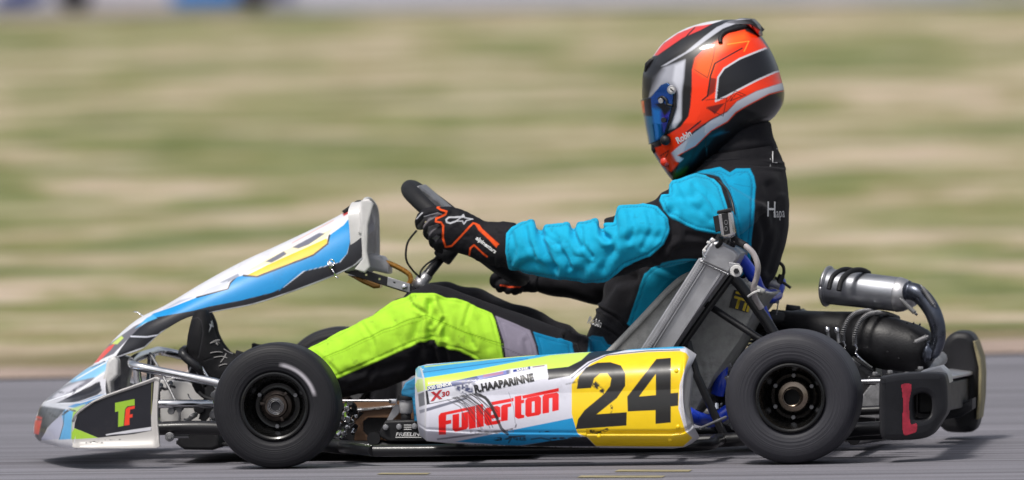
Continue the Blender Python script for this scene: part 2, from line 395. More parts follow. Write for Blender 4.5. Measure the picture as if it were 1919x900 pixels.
def grass_mat():
    m = bpy.data.materials.new('dry_mown_grass'); m.use_nodes = True; N, Lk, b = nodes(m); b.inputs['Roughness'].default_value = .9; b.inputs['Specular IOR Level'].default_value = .15
    g = N.new('ShaderNodeNewGeometry'); mp = N.new('ShaderNodeMapping'); Lk.new(g.outputs['Position'], mp.inputs[0]); mp.inputs['Scale'].default_value = (.58, .40, 1)
    mp.inputs['Rotation'].default_value = (0, 0, R_(14))
    n = N.new('ShaderNodeTexNoise'); n.inputs['Scale'].default_value = 1.25; n.inputs['Detail'].default_value = 7; n.inputs['Roughness'].default_value = .62; n.inputs['Distortion'].default_value = .4; Lk.new(mp.outputs[0], n.inputs['Vector'])
    base = ramp(N, Lk, n.outputs[0], [(.36, (.66, .53, .42)), (.43, (.54, .45, .31)), (.485, (.34, .31, .15)), (.525, (.19, .24, .055)), (.59, (.085, .15, .018))])
    n2 = N.new('ShaderNodeTexNoise'); n2.inputs['Scale'].default_value = 4.5; n2.inputs['Detail'].default_value = 6; Lk.new(mp.outputs[0], n2.inputs['Vector'])
    c2 = ramp(N, Lk, n2.outputs[0], [(.38, (.20, .14, .08)), (.62, (.58, .49, .38))])
    mx = N.new('ShaderNodeMixRGB'); mx.inputs[0].default_value = .3; Lk.new(base, mx.inputs[1]); Lk.new(c2, mx.inputs[2])
    n3 = N.new('ShaderNodeTexNoise'); n3.inputs['Scale'].default_value = 45; n3.inputs['Detail'].default_value = 4; Lk.new(g.outputs['Position'], n3.inputs['Vector'])
    mr = N.new('ShaderNodeMapRange'); mr.inputs['To Min'].default_value = .6; mr.inputs['To Max'].default_value = 1.35; Lk.new(n3.outputs[0], mr.inputs[0])
    sc = N.new('ShaderNodeVectorMath'); sc.operation = 'SCALE'; Lk.new(mx.outputs[0], sc.inputs[0]); Lk.new(mr.outputs[0], sc.inputs['Scale'])
    at = N.new('ShaderNodeVertexColor'); at.layer_name = 'Col'; sp_ = N.new('ShaderNodeSeparateColor'); Lk.new(at.outputs[0], sp_.inputs[0])
    n4 = N.new('ShaderNodeTexNoise'); n4.inputs['Scale'].default_value = 3; n4.inputs['Detail'].default_value = 4; Lk.new(g.outputs['Position'], n4.inputs['Vector'])
    mu = N.new('ShaderNodeMath'); mu.operation = 'MULTIPLY'; Lk.new(sp_.outputs[0], mu.inputs[0]); Lk.new(n4.outputs[0], mu.inputs[1])
    m2 = N.new('ShaderNodeMath'); m2.operation = 'MULTIPLY'; m2.inputs[1].default_value = 1.5; m2.use_clamp = True; Lk.new(mu.outputs[0], m2.inputs[0])
    me_ = N.new('ShaderNodeMixRGB'); Lk.new(m2.outputs[0], me_.inputs[0]); Lk.new(sc.outputs[0], me_.inputs[1]); me_.inputs[2].default_value = (.15, .12, .06, 1)
    Lk.new(me_.outputs[0], b.inputs['Base Color'])
    bp = N.new('ShaderNodeBump'); bp.inputs['Strength'].default_value = .8; bp.inputs['Distance'].default_value = .04; Lk.new(n3.outputs[0], bp.inputs['Height']); Lk.new(bp.outputs[0], b.inputs['Normal'])
    return m
def asphalt_mat(name, c, rub=.85, scl=(.16, 8.0, 1)):
    m = bpy.data.materials.new(name); m.use_nodes = True; N, Lk, b = nodes(m); b.inputs['Roughness'].default_value = .8; b.inputs['Specular IOR Level'].default_value = .3
    g = N.new('ShaderNodeNewGeometry'); mp = N.new('ShaderNodeMapping'); Lk.new(g.outputs['Position'], mp.inputs[0]); mp.inputs['Scale'].default_value = scl; mp.inputs['Rotation'].default_value = (0, 0, R_(-2))
    n = N.new('ShaderNodeTexNoise'); n.inputs['Scale'].default_value = 1.6; n.inputs['Detail'].default_value = 7; n.inputs['Roughness'].default_value = .6; Lk.new(mp.outputs[0], n.inputs['Vector'])
    a = N.new('ShaderNodeTexNoise'); a.inputs['Scale'].default_value = 220; a.inputs['Detail'].default_value = 3; Lk.new(g.outputs['Position'], a.inputs['Vector'])
    c1 = tuple(x*(1-rub*.55) for x in c); c2 = tuple(x*1.35 for x in c)
    col = ramp(N, Lk, n.outputs[0], [(.33, c1), (.5, c), (.66, c2)])
    mr = N.new('ShaderNodeMapRange'); mr.inputs['To Min'].default_value = .55; mr.inputs['To Max'].default_value = 1.45; Lk.new(a.outputs[0], mr.inputs[0])
    sc = N.new('ShaderNodeVectorMath'); sc.operation = 'SCALE'; Lk.new(col, sc.inputs[0]); Lk.new(mr.outputs[0], sc.inputs['Scale']); Lk.new(sc.outputs[0], b.inputs['Base Color'])
    bp = N.new('ShaderNodeBump'); bp.inputs['Strength'].default_value = .5; bp.inputs['Distance'].default_value = .003; Lk.new(a.outputs[0], bp.inputs['Height']); Lk.new(bp.outputs[0], b.inputs['Normal'])
    return m
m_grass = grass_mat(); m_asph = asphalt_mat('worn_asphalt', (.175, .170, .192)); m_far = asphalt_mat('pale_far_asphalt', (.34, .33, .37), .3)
m_dirt = asphalt_mat('dusty_verge_soil', (.34, .26, .215), .4, (.8, 3, 1))
xs = np.unique(np.concatenate([np.linspace(-700, -40, 12), np.linspace(-40, 40, 81), np.linspace(40, 700, 12), np.linspace(-6, 6, 97)]))
ys = np.unique(np.concatenate([np.linspace(-120, 2, 8), np.linspace(2, 9, 71), np.linspace(9, 60, 52), np.linspace(60, 90, 61), np.linspace(90, 900, 28)]))
gf = grid_sheet(xs, ys, terr, 'grass_field', m_grass)
_X, _Y = np.meshgrid(xs, ys, indexing='ij'); _t = edge_tone(_X, _Y).ravel(); _c = np.stack([_t, _t, _t, np.ones_like(_t)], 1).astype(np.float32)
gf.data.color_attributes.new('Col', 'FLOAT_COLOR', 'POINT').data.foreach_set('color', _c.ravel())
def strip(name, m, f0, f1, zf, n=161, x0=-60, x1=60, rows=4):
    xx = np.unique(np.concatenate([np.linspace(x0, x1, n), np.linspace(-6, 6, 97)])); V = []
    for x in xx:
        a_, b_ = float(f0(x)), float(f1(x))
        for k in range(rows):
            y = a_+(b_-a_)*k/(rows-1); V.append((x, y, zf(x, y)))
    return mk(name, V, grid_faces(len(xx), rows), m, kind='structure', origin=(0, 0, 0))
strip('asphalt_track', m_asph, lambda x: -40, lambda x: edge_y(x), lambda x, y: 0.0, x0=-300, x1=300, rows=12)
strip('dirt_verge', m_dirt, lambda x: edge_y(x)-.02, lambda x: edge_y(x)+.34+.08*math.sin(x*1.3), lambda x, y: .006+.022*min(max((y-edge_y(x))/.4, 0), 1), rows=8)
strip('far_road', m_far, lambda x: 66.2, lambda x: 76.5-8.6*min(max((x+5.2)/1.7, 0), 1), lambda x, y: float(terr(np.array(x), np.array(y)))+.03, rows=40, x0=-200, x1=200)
# faded yellow paint dabs on the asphalt
m_yel = mat('faded_yellow_road_paint', (.30, .26, .15), .8, var=.5, vscale=12)
def dab(px0, px1, py0, py1):
    q = [ground_pt(px0, py1, .0015), ground_pt(px1, py1, .0015), ground_pt(px1+8, py0, .0015), ground_pt(px0+10, py0, .0015)]
    n = 14; V = []; 
    for i in range(n):
        t = i/(n-1)
        a_ = q[0]*(1-t)+q[1]*t; b_ = q[3]*(1-t)+q[2]*t
        j = (RNG.rand(2)-.5)*.05*(1 if 0 < i < n-1 else .3); V += [a_+(b_-a_)*(.06+j[0]), b_+(a_-b_)*(.06+j[1])]
    return mk('painted_marking', V, grid_faces(n, 2), m_yel, kind='structure')
for q in [(705, 800, 886, 889), (1150, 1290, 880, 884), (1080, 1240, 891, 895)]: dab(*q)


# ------------------------------------------------------------------ kart
kart = empty('racing_kart', (0, 0, 0), 'blue, green and yellow racing kart number 24 with the driver seated in it', 'go-kart')
# --- wheels
def wheel_prof(R, h, rb):
    return [(-h*.70, rb-.006), (-h*.80, rb), (-h*.92, rb+.006), (-h*.985, rb+.016), (-h*1.0, R*.74), (-h*.985, R*.83), (-h*.95, R*.895), (-h*.88, R*.945),
            (-h*.78, R*.978), (-h*.62, R*.994), (-h*.3, R), (h*.3, R), (h*.62, R*.994), (h*.78, R*.978), (h*.88, R*.945), (h*.95, R*.895), (h, R*.74), (h*.98, rb+.014), (h*.7, rb-.006)]
def make_wheel(name, c, R, h, rb, front=True, label=None):
    c = np.array(c, float); A = (0, 1, 0)
    # dished rim
    pr = [(-h*.86, rb-.0005), (-h*.93, rb+.0035), (-h*.99, rb+.004), (-h*1.0, rb+.001), (-h*.97, rb-.0025), (-h*.80, rb-.005), (-h*.55, rb-.010),
          (-h*.25, rb-.014), (-h*.10, rb-.020), (-h*.08, .040), (-h*.12, .034), (h*.1, .034), (h*.12, rb-.014), (h*.7, rb-.008), (h*.99, rb+.003), (h*.9, rb-.0005), (h*.4, rb-.006), (-h*.4, rb-.006)]
    v, f = lathe_vf(pr, c, A, 72, closed=True); mb = MB().add(v, f)
    for k in range(3 if front else 6):                        # wheel bolts
        a_ = 2*math.pi*k/(3 if front else 6)+.5; r_ = .0425
        mb.add(*cyl_vf(c+np.array([r_*math.cos(a_), -h*.14, r_*math.sin(a_)]), A, .005, .012, 6), 1)
    rim = mb.build('wheel', [m_magn, m_alud], kart, origin=c, sharp=40, label=label)
    pr = catmull(wheel_prof(R, h, rb), 5)
    n = 180; v, f = lathe_vf([tuple(x) for x in pr], c, A, n)
    rad = np.hypot(v[:, 0]-c[0], v[:, 2]-c[2]); side = v[:, 1] < c[1]-h*.6
    col = np.tile(np.array([.013, .013, .016])*(1.0 if front else 2.3), (len(v), 1))
    t = np.clip((rad/R-.93)/.05, 0, 1)[:, None]; col = col*(1+.25*t)
    if front and name == 'near':                              # pale arc painted in for the spin-blurred sidewall lettering
        ang = np.degrees(np.arctan2(v[:, 2]-c[2], v[:, 0]-c[0]))
        k_ = np.clip(1-(np.abs(rad-.0855)-.0030)/.0016, 0, 1)*np.clip((ang-12)/8, 0, 1)*np.clip((84-ang)/8, 0, 1)*side*.9
        col = col*(1-k_[:, None])+np.array([.5, .48, .52])*k_[:, None]
    mk('tyre', v, f, m_tyre, rim, col=col, origin=c)
    mb = MB()
    if front:
        mb.add(*lathe_vf([(-h*.62, .0), (-h*.62, .022), (-h*.45, .024), (-h*.40, .031), (-h*.25, .034), (0, .036), (h*.3, .03)], c, A, 48), 0)
        for r_ in (.0105, .0138, .0168): mb.add(*lathe_vf([(-h*.60, r_-.0008), (-h*.72, r_-.0007), (-h*.73, r_), (-h*.72, r_+.0007), (-h*.60, r_+.0008)], c, A, 48), 2)
        mb.add(*lathe_vf([(-h*.66, 0), (-h*.66, .0100), (-h*.6, .0100)], c, A, 32), 1)
        for k_ in range(3):
            a_ = 2*math.pi*k_/3+.9; mb.add(*box_vf(c+np.array([.029*math.cos(a_), -h*.42, .029*math.sin(a_)]), (.010, .008, .006), (0, -a_, 0), .001), 0)
    else:
        mb.add(*lathe_vf([(-h*.30, .0165), (-h*.62, .0165), (-h*.63, .0180), (-h*.62, .0192), (-h*.30, .021), (-h*.28, .030), (-h*.16, .034), (0, .036), (h*.5, .030)], c, A, 48), 0)
        mb.add(*lathe_vf([(-h*.2, 0), (-h*.2, .0166), (-h*.6, .0164)], c, A, 32), 1)
    mb.build('hub', [m_hub if not front else m_hubd, m_black, m_chrome], rim, origin=c, sharp=35)
    return rim
def copy_tree(o, parent, loc):
    c = o.copy(); scene.collection.objects.link(c); c.parent = parent; c.location = loc
    for ch in [x for x in bpy.data.objects if x.parent == o]:
        d = ch.copy(); scene.collection.objects.link(d); d.parent = c
    return c
RF, RR_ = .1285, .1360
fw = make_wheel('near', (-.487, -.535, RF), RF, .065, .0655, True)
fw2 = copy_tree(fw, kart, (-.482, .50, RF)); fw2.rotation_euler = (0, 0, R_(180)); WO[fw2.name] = Vector((-.482, .50, RF))
rw = make_wheel('rear', (.574, -.575, RR_), RR_, .105, .0660, False)
rw2 = copy_tree(rw, kart, (.574, .575, RR_)); rw2.rotation_euler = (0, 0, R_(180))
tube('rear_axle', [(.574, -.50, RR_), (.574, .50, RR_)], .020, m_chrome, kart, n=20)
tube('front_axle_beam', [(-.43, -.46, RF), (-.43, -.36, RF-.01)], .012, m_alud, kart)
tube('front_axle_beam', [(-.43, .43, RF), (-.43, .33, RF-.01)], .012, m_alud, kart)

# --- chassis rails, tray
fr = MB()
fr.add(*tube_vf(PP([(298, 803, -.34), (400, 802, -.34), (520, 815, -.33), (640, 838, -.30), (800, 836, -.27), (1000, 834, -.27), (1300, 828, -.30), (1460, 818, -.34), (1640, 812, -.34), (1700, 808, -.34)]), .0145, 14, 5))
fr.add(*tube_vf(PP([(380, 802, .3), (520, 810, .3), (680, 822, .27), (1000, 820, .25), (1400, 812, .3), (1700, 800, .32)]), .0145, 14, 5))
for px in (450, 700, 1180, 1600): fr.add(*tube_vf(PP([(px, 822, -.30), (px+55, 814, .3)]), .014, 12, 0))
fr.add(*tube_vf(PP([(700, 845, -.50), (1000, 842, -.52), (1300, 836, -.50), (1340, 826, -.40), (1350, 824, -.32)]), .012, 12, 5))
fr.add(*tube_vf(PP([(700, 845, -.50), (660, 840, -.40), (640, 838, -.3)]), .012, 12, 5))
fr.build('chassis_frame', m_tubeb, kart, sharp=50)
fl = MB()
fl.add(*slab_vf([[(330, 833), (640, 846), (870, 850), (1000, 850), (1000, 843), (640, 838), (330, 826)]], -.24, .27, .002))
fl.build('floor_tray', m_black, kart)
slab('tray_edge_lip', [[(633, 838), (700, 848), (868, 852), (900, 849), (868, 846), (700, 842), (640, 834)]], -.34, -.20, m_tubeb, kart, bev=.002)
slab('skid_block', [[(334, 812), (345, 806), (405, 806), (412, 836), (398, 844), (345, 843), (332, 834)]], -.28, -.02, m_black, kart, bev=.006)
slab('underfloor_guard', [[(862, 838), (880, 850), (1010, 853), (1100, 850), (1100, 838)]], -.45, -.42, m_alud, kart)
for px in (978, 1093): mk('foot_bolt', *cyl_vf(P(px, 847, -.5), (0, .1, 1), .008, .012), m_chrome, kart)

# --- front chrome bumper bars
mb = MB()
mb.add(*tube_vf(PP([(412, 720, -.26), (400, 716, -.26), (330, 702, -.26), (262, 688, -.26), (247, 682, -.22), (250, 675, -.12), (262, 668, 0), (285, 661, .16), (300, 658, .25), (345, 668, .28), (400, 690, .28), (470, 702, .28)]), .0092, 14, 6))
mb.add(*tube_vf(PP([(292, 758, -.26), (300, 757, -.26), (400, 757, -.26)]), .009, 14, 0))
mb.add(*tube_vf(PP([(256, 686, -.2), (258, 710, -.2), (262, 732, -.2), (262, 760, -.2), (275, 770, -.25), (296, 772, -.26)]), .0085, 12, 5))
mb.add(*tube_vf(PP([(284, 664, .05), (282, 700, .05), (280, 760, .05)]), .0085, 12, 3))
mb.build('front_bumper_bar', m_chrome, kart)
tube('fairing_stay', PP([(281, 662, -.1), (300, 695, -.14), (333, 762, -.18), (336, 790, -.18)]), .0028, m_alud, kart, n=8)
mb = MB()
for x, y in [(222, 748), (240, 744), (252, 736), (300, 726), (318, 722), (230, 737), (276, 731)]:
    mb.add(*cyl_vf(P(x, y, -.1+RNG.rand()*.1), (0, 1, .3), .0055, .03, 10)); mb.add(*tube_vf(PP([(x-6, y+8, -.1), (x, y, -.1), (x+9, y+4, -.05)]), .003, 8, 4))
mb.split('bumper_clamp', m_alud, kart)
mb = MB().add(*cyl_vf(P(318, 819, -.36), (0, 1, 0), .0095, .012, 24)).add(*cyl_vf(P(318, 819, -.366), (0, 1, 0), .0055, .012, 6)).add(*cyl_vf(P(340, 818, -.33), (1, .2, 0), .004, .03, 10))
mb.build('mount_bolt', m_alud, kart, sharp=40)

# --- nose fairing
NS = [  # y, then px points: bottom, lower lip, front mid, front top, hood a, hood b, rear
    (.02, [(72, 826), (63, 812), (65, 790), (80, 755), (122, 720), (165, 688), (214, 662)]),
    (-.08, [(74, 828), (65, 814), (67, 791), (83, 755), (128, 722), (172, 690), (212, 667)]),
    (-.13, [(76, 829), (68, 816), (71, 792), (88, 756), (135, 732), (172, 704), (203, 682)]),
    (-.17, [(79, 830), (73, 818), (76, 793), (95, 757), (138, 748), (172, 738), (197, 722)]),
    (-.30, [(95, 834), (90, 822), (94, 796), (110, 762), (142, 757), (172, 749), (200, 740)]),
    (-.40, [(112, 838), (108, 826), (113, 800), (126, 768), (148, 761), (175, 753), (202, 742)]),
    (-.455, [(130, 840), (126, 828), (130, 804), (140, 774), (158, 763), (180, 754), (205, 743)]),
    (-.485, [(143, 841), (140, 829), (144, 806), (153, 779), (166, 764), (185, 755), (210, 744)])]
rows = []
for y, pts in NS: rows.append(np.array([P(a_, b_, y) for a_, b_ in pts]))
def dens(A, n): return catmull(A, n)
rows = [dens(r, 16) for r in rows]
half = catmull(np.array(rows).reshape(len(rows), -1), 18).reshape(-1, rows[0].shape[0], 3)       # near half, y from .02 to -.485
far = half[::-1].copy(); far[:, :, 1] *= -1; far = far[far[:, 0, 1] > .0]; near_ = half[half[:, 0, 1] < .0]
G_ = np.concatenate([far, near_], 0); nu, nv = G_.shape[:2]
Vn = G_.reshape(-1, 3); pn = proj(Vn); nz = lambda pts: Z(pts, 50, 630, 4.092)
BLK, CYN, LIM, SIL, RED = (16, 17, 26), (20, 150, 205), (175, 215, 60), (190, 192, 205), (235, 60, 40)
Lnose = [
 ('p', nz([(95, 520), (60, 800), (110, 805), (160, 700), (250, 610), (300, 560), (110, 525)]), (28, 26, 34)),
 ('p', nz([(130, 540), (250, 545), (300, 570), (240, 640), (170, 690), (150, 600)]), (90, 92, 98), 14),
 ('p', nz([(120, 800), (110, 790), (190, 670), (270, 600), (285, 680), (240, 790)]), (176, 178, 200)),
 ('p', nz([(290, 560), (360, 575), (350, 640), (340, 790), (245, 795), (285, 680), (270, 610)]), (88, 165, 215), 2),
 ('p', nz([(355, 580), (400, 560), (430, 560), (375, 700), (350, 790), (340, 790), (345, 680)]), (150, 190, 70), 2),
 ('p', nz([(60, 640), (115, 650), (92, 755), (55, 750)]), (205, 60, 40)),
 ('p', nz([(62, 612), (120, 622), (116, 640), (58, 630)]), (205, 60, 40)),
 ('p', nz([(90, 500), (230, 520), (380, 545), (360, 575), (250, 555), (100, 535)]), (200, 202, 210), 3),
 ('p', nz([(330, 345), (460, 250), (640, 170), (610, 260), (520, 320), (340, 360)]), (130, 190, 228), 2),
 ('l', nz([(380, 330), (610, 200)]), 2.5, (225, 235, 245)),
 ('p', nz([(330, 360), (520, 315), (500, 350), (250, 480), (130, 505), (160, 470), (250, 400)]), (120, 120, 130), 3),
 ('p', nz([(200, 470), (260, 410), (400, 350), (440, 350), (330, 430), (240, 480)]), (195, 195, 205), 5),
 ('p', nz([(225, 515), (560, 345), (575, 420), (540, 450), (400, 500), (300, 520)]), (22, 22, 30)),
 ('l', nz([(130, 510), (400, 420), (590, 285)]), 2.2, (225, 228, 235)),
 ('p', nz([(320, 540), (560, 450), (620, 445), (520, 490), (400, 560)]), (40, 140, 205), 2),
 ('p', nz([(330, 560), (450, 520), (430, 560), (380, 590)]), (170, 195, 120), 3),
 ('l', nz([(230, 520), (420, 510), (600, 450)]), 2.6, (215, 218, 226)),
 ('l', nz([(130, 545), (190, 600), (230, 620), (270, 570)]), 5, (40, 40, 44), 'scuff'),
 ('l', nz([(250, 430), (350, 440), (420, 380), (300, 470), (380, 400)]), 4, (70, 70, 80), 'scuff'),
 ('l', nz([(290, 560), (280, 680), (250, 790)]), 1.2, (25, 25, 30)),
 ('l', nz([(260, 620), (330, 560), (400, 590)]), 4, (50, 45, 45), 'scuff'),
]
coln = paint(pn, (198, 198, 205), Lnose)
nose = mk('nose_fairing', Vn, grid_faces(nu, nv), m_paint, kart, col=coln)
so_ = nose.modifiers.new('t', 'SOLIDIFY'); so_.thickness = .004; so_.offset = 1 if True else -1
# end plates of the nose
plate_px = [(141, 778), (150, 768), (172, 753), (200, 740), (240, 726), (276, 713), (292, 707), (299, 712), (295, 760), (295, 800), (299, 834), (294, 840), (240, 841), (140, 841), (138, 830), (140, 800)]
bmx = lambda q: .0004*np.clip(q[:, 0]-141, 0, 200)*-.25 + np.clip(160-q[:, 0], 0, 30)*.0012
def end_plate():
    # dense sheet clipped to outline, painted
    x0, x1 = 137, 300; nx, ny = 150, 120; V = []
    top = np.array([(137, 790), (141, 778), (150, 768), (172, 753), (200, 740), (240, 726), (276, 713), (291, 707), (300, 709)], float)
    bot = np.array([(137, 838), (141, 840), (172, 841), (240, 841), (294, 840), (300, 837)], float)
    for i in range(nx):
        t = i/(nx-1); xt = x0+(x1-x0)*t; right = lambda v: 0
        a_ = np.interp(xt, top[:, 0], top[:, 1]); b_ = np.interp(xt, bot[:, 0], bot[:, 1])
        for j in range(ny):
            s = j/(ny-1); py = a_+(b_-a_)*s
            px = xt-4.5*math.sin(math.pi*s)*t**6
            y = -.487-.02*t+np.clip(150-px, 0, 20)*.0008
            lip = math.exp(-((s-1.0)/.10)**2)+.6*math.exp(-((s-.0)/.03)**2)+.8*math.exp(-((t-1)/.035)**2)
            V.append(P(px, py, y-.009*min(lip, 1)))
    V = np.array(V); q = proj(V)
    L = [('p', nz([(372, 705), (378, 660), (400, 595), (440, 550), (520, 497), (700, 430), (983, 342), (975, 480), (957, 620), (960, 725), (820, 752), (550, 780), (440, 735)]), (19, 20, 30)),
         ('p', nz([(372, 706), (550, 780), (350, 792), (355, 740)]), (160, 200, 60)),
         ('l', nz([(615, 757), (800, 725), (955, 702)]), 2.6, (215, 215, 220)), ('p', nz([(615, 757), (955, 698), (957, 722), (760, 748)]), (205, 205, 212)),
         ('p', nz([(680, 512), (830, 482), (830, 530), (775, 538), (756, 560), (745, 688), (704, 696), (706, 576), (680, 582)]), (150, 190, 50), .8),
         ('p', nz([(762, 560), (780, 545), (832, 534), (830, 555), (795, 563), (793, 602), (815, 598), (814, 622), (792, 627), (790, 680), (750, 686)]), (235, 62, 35), .8),
         ('l', nz([(460, 825), (520, 815), (585, 825)]), 4, (60, 58, 58), 'scuff'), ('l', nz([(590, 800), (700, 795), (760, 798)]), 2, (60, 58, 58), 'scuff'),
         ('l', nz([(305, 825), (325, 835), (340, 850)]), 2.5, (60, 58, 58), .6), ('l', nz([(965, 350), (958, 600)]), 1.3, (170, 170, 100), .6)]
    col = paint(q, (188, 185, 182), L)
    o = mk('nose_end_plate', V, grid_faces(nx, ny), m_paint, kart, col=col, label='black end plate with green and orange T F letters')
    s = o.modifiers.new('t', 'SOLIDIFY'); s.thickness = .006; s.offset = 0
    V2 = V.copy(); V2[:, 1] *= -1
    o2 = mk('nose_end_plate', V2, [f[::-1] for f in grid_faces(nx, ny)], m_paint, kart, col=col)
    s = o2.modifiers.new('t', 'SOLIDIFY'); s.thickness = .006; s.offset = 0
    slab('end_plate_backing', [[(152, 780), (200, 748), (290, 716), (290, 834), (150, 834)]], .468, .476, m_white, kart)
    return o
end_plate()
slab('nose_lower_lip', [[(74, 824), (100, 828), (141, 830), (141, 842), (110, 838), (74, 829)]], -.478, -.455, m_white, kart, bev=.002, ydef=lambda q: np.clip(141-q[:, 0], 0, 70)*.0064)
slab('nose_side_wall', [[(206, 671), (214, 668), (221, 676), (222, 703), (209, 716), (210, 740), (200, 741), (189, 716), (196, 699), (199, 680)]], -.15, -.105, m_white, kart, bev=.006)
slab('nose_side_wall', [[(222, 670), (232, 667), (242, 670), (246, 686), (239, 713), (238, 742), (222, 742)]], .08, .13, m_white, kart, bev=.006)
slab('inner_nose_panel', [[(300, 712), (352, 716), (392, 735), (395, 800), (300, 800)]], .30, .31, m_white, kart)

# --- front panel (long number fairing)
ST = np.array([  # upper silhouette (at y=0), lower edge, half width
 (172, 692, 206, 674, .105), (200, 655, 236, 664, .11), (232, 622, 270, 652, .115), (265, 597, 302, 624, .12), (312, 574, 350, 596, .12), (380, 533, 406, 584, .12),
 (450, 495, 474, 571, .118), (522, 462, 546, 548, .118), (600, 425, 620, 520, .118), (650, 398, 662, 500, .118), (680, 378, 684, 482, .118)], float)
Sd = catmull(ST, 44); nf = 151; V = []
for i, s in enumerate(Sd):
    for k in range(nf):
        ph = -1+2*k/(nf-1); t = abs(ph)**1.3*(.55 if ph > 0 else 1)
        y = s[4]*math.copysign((1-(1-t)**2.6)**(1/2.6), ph)
        A = P(s[0], s[1], -s[4]*.35); B = P(s[2], s[3], -s[4]); q = A*(1-t)+B*t
        V.append((q[0]+0.0*y, y, q[2]))
V = np.array(V); V[V[:, 1] > 0, 1] = np.minimum(V[V[:, 1] > 0, 1], .105); q = proj(V); fz = lambda pts: Z(pts, 160, 350, 2.572)
Lf = [('p', fz([(310, 645), (520, 605), (600, 580), (760, 548), (900, 512), (950, 490), (1050, 410), (1150, 385), (1225, 365), (1262, 325), (1290, 230), (1330, 120), (1300, 130), (1250, 190), (1180, 240), (1165, 280), (1100, 335), (830, 437), (770, 432), (735, 440), (700, 470), (690, 495), (540, 540), (430, 585), (330, 620)]), (0, 142, 210)),
 ('p', fz([(10, 890), (140, 830), (240, 700), (330, 640), (520, 600), (600, 579), (760, 547), (900, 511), (960, 484), (1060, 408), (1160, 385), (1230, 365), (1265, 322), (1285, 235), (1345, 228), (1350, 380), (1250, 430), (900, 600), (620, 660), (500, 670), (380, 760), (270, 850), (100, 870)]), (20, 21, 30)),
 ('p', fz([(775, 436), (900, 374), (1165, 254), (1178, 272), (1100, 330), (830, 436)]), (240, 195, 20)),
 ('l', fz([(765, 434), (830, 438), (1100, 334), (1170, 280), (1180, 240)]), 3.2, (15, 16, 24)),
 ('l', fz([(540, 540), (690, 497), (702, 470), (740, 432)]), 2.4, (15, 16, 24)),
 ('p', fz([(760, 425), (900, 345), (1200, 205), (1165, 252), (900, 374)]), (245, 235, 190), 2),
 ('p', fz([(870, 368), (960, 318), (975, 330), (940, 352), (900, 372)]), (110, 112, 125), 1.5), ('p', fz([(1000, 300), (1130, 230), (1160, 232), (1080, 285), (1030, 305)]), (110, 112, 125), 1.5),
 ('p', fz([(650, 470), (740, 425), (745, 437), (690, 468)]), (150, 155, 170), 2), ('p', fz([(590, 500), (690, 460), (685, 492), (560, 530)]), (200, 203, 212), 2),
 ('p', fz([(1240, 130), (1310, 85), (1320, 110), (1250, 150)]), (190, 60, 60), 1.5), ('l', fz([(1000, 280), (1200, 170)]), 1.6, (230, 120, 60), .5),
 ('p', fz([(20, 870), (60, 810), (240, 680), (300, 650), (230, 720), (140, 810)]), (105, 104, 112), 1.5),
 ('p', fz([(40, 860), (60, 830), (120, 775), (150, 762), (130, 790), (70, 850)]), (225, 80, 66), 1.5),
 ('p', fz([(130, 765), (180, 725), (190, 735), (160, 765)]), (196, 215, 110), 1.5),
 ('p', fz([(245, 690), (300, 640), (330, 625), (350, 640), (300, 660)]), (70, 165, 215), 2),
 ('l', fz([(225, 726), (300, 724), (385, 708)]), 2.4, (205, 208, 220)),
 ('l', fz([(935, 500), (1030, 412)]), 1.6, (0, 120, 185)),
 ('p', fz([(380, 600), (460, 555), (520, 540), (420, 585)]), (170, 178, 195), 3),
 ('l', [(206, 674), (240, 662), (272, 651), (303, 623), (350, 598), (406, 584), (474, 571), (546, 548), (620, 520), (662, 500), (682, 482)], 3, (190, 192, 198)),
 ('p', fz([(1330, 60), (1322, 110), (1310, 150), (1300, 235), (1345, 235), (1360, 60)]), (200, 200, 205), 2)]
fp = mk('front_panel', V, grid_faces(len(Sd), nf), m_paint, kart, col=paint(q, (222, 222, 228), Lf), label='long blue, white and yellow number panel')
s = fp.modifiers.new('t', 'SOLIDIFY'); s.thickness = .004; s.offset = -1
FPB = bvh_of(V, grid_faces(len(Sd), nf))
# white moulded rim round its open rear end
rim_pts = [P(683, 470, -.117), P(682, 430, -.118), P(679, 395, -.112), P(684, 379, -.08), P(688, 375, 0), P(695, 378, .08), P(704, 395, .112), P(706, 430, .118), P(706, 478, .117), P(700, 500, .09), P(688, 508, 0), P(678, 506, -.08), P(676, 498, -.11)]
mb = MB(); mb.add(*tube_vf(rim_pts, .0065, 12, 5, closed=True))
rb_ = [(a_+np.array([-.03, 0, -.004])) for a_ in catmull(rim_pts, 4, True)]; ra_ = catmull(rim_pts, 4, True)
Vr = np.concatenate([ra_, rb_]); nR = len(ra_); mb.add(Vr, [[i, (i+1) % nR, nR+(i+1) % nR, nR+i] for i in range(nR)])
mb.build('panel_end_rim', m_white, fp)
slab('panel_end_lip', [[(676, 376), (690, 373), (700, 382), (690, 420), (688, 470), (694, 500), (684, 512), (664, 505), (680, 484), (680, 440), (671, 436), (676, 415)]], -.124, -.112, m_white, fp, bev=.004)
slab('sensor_block', [[(645, 400), (640, 396), (668, 376), (675, 377), (676, 384), (650, 403)]], -.05, .01, m_black, fp, bev=.003)
def pin(x, y, yd, s=1, rot=0):
    pts = [(0, 0), (6, -3), (10, -12), (3, -18), (-5, -12), (-4, -3), (4, 6), (9, 14), (14, 24), (20, 28)]
    c_, s_ = math.cos(rot), math.sin(rot)
    tube('hairpin_clip', PP([(x+(a_*c_-b_*s_)*s, y+(a_*s_+b_*c_)*s, yd-.004*(i % 2)) for i, (a_, b_) in enumerate(pts)]), .0015, m_chrome, kart, n=8)
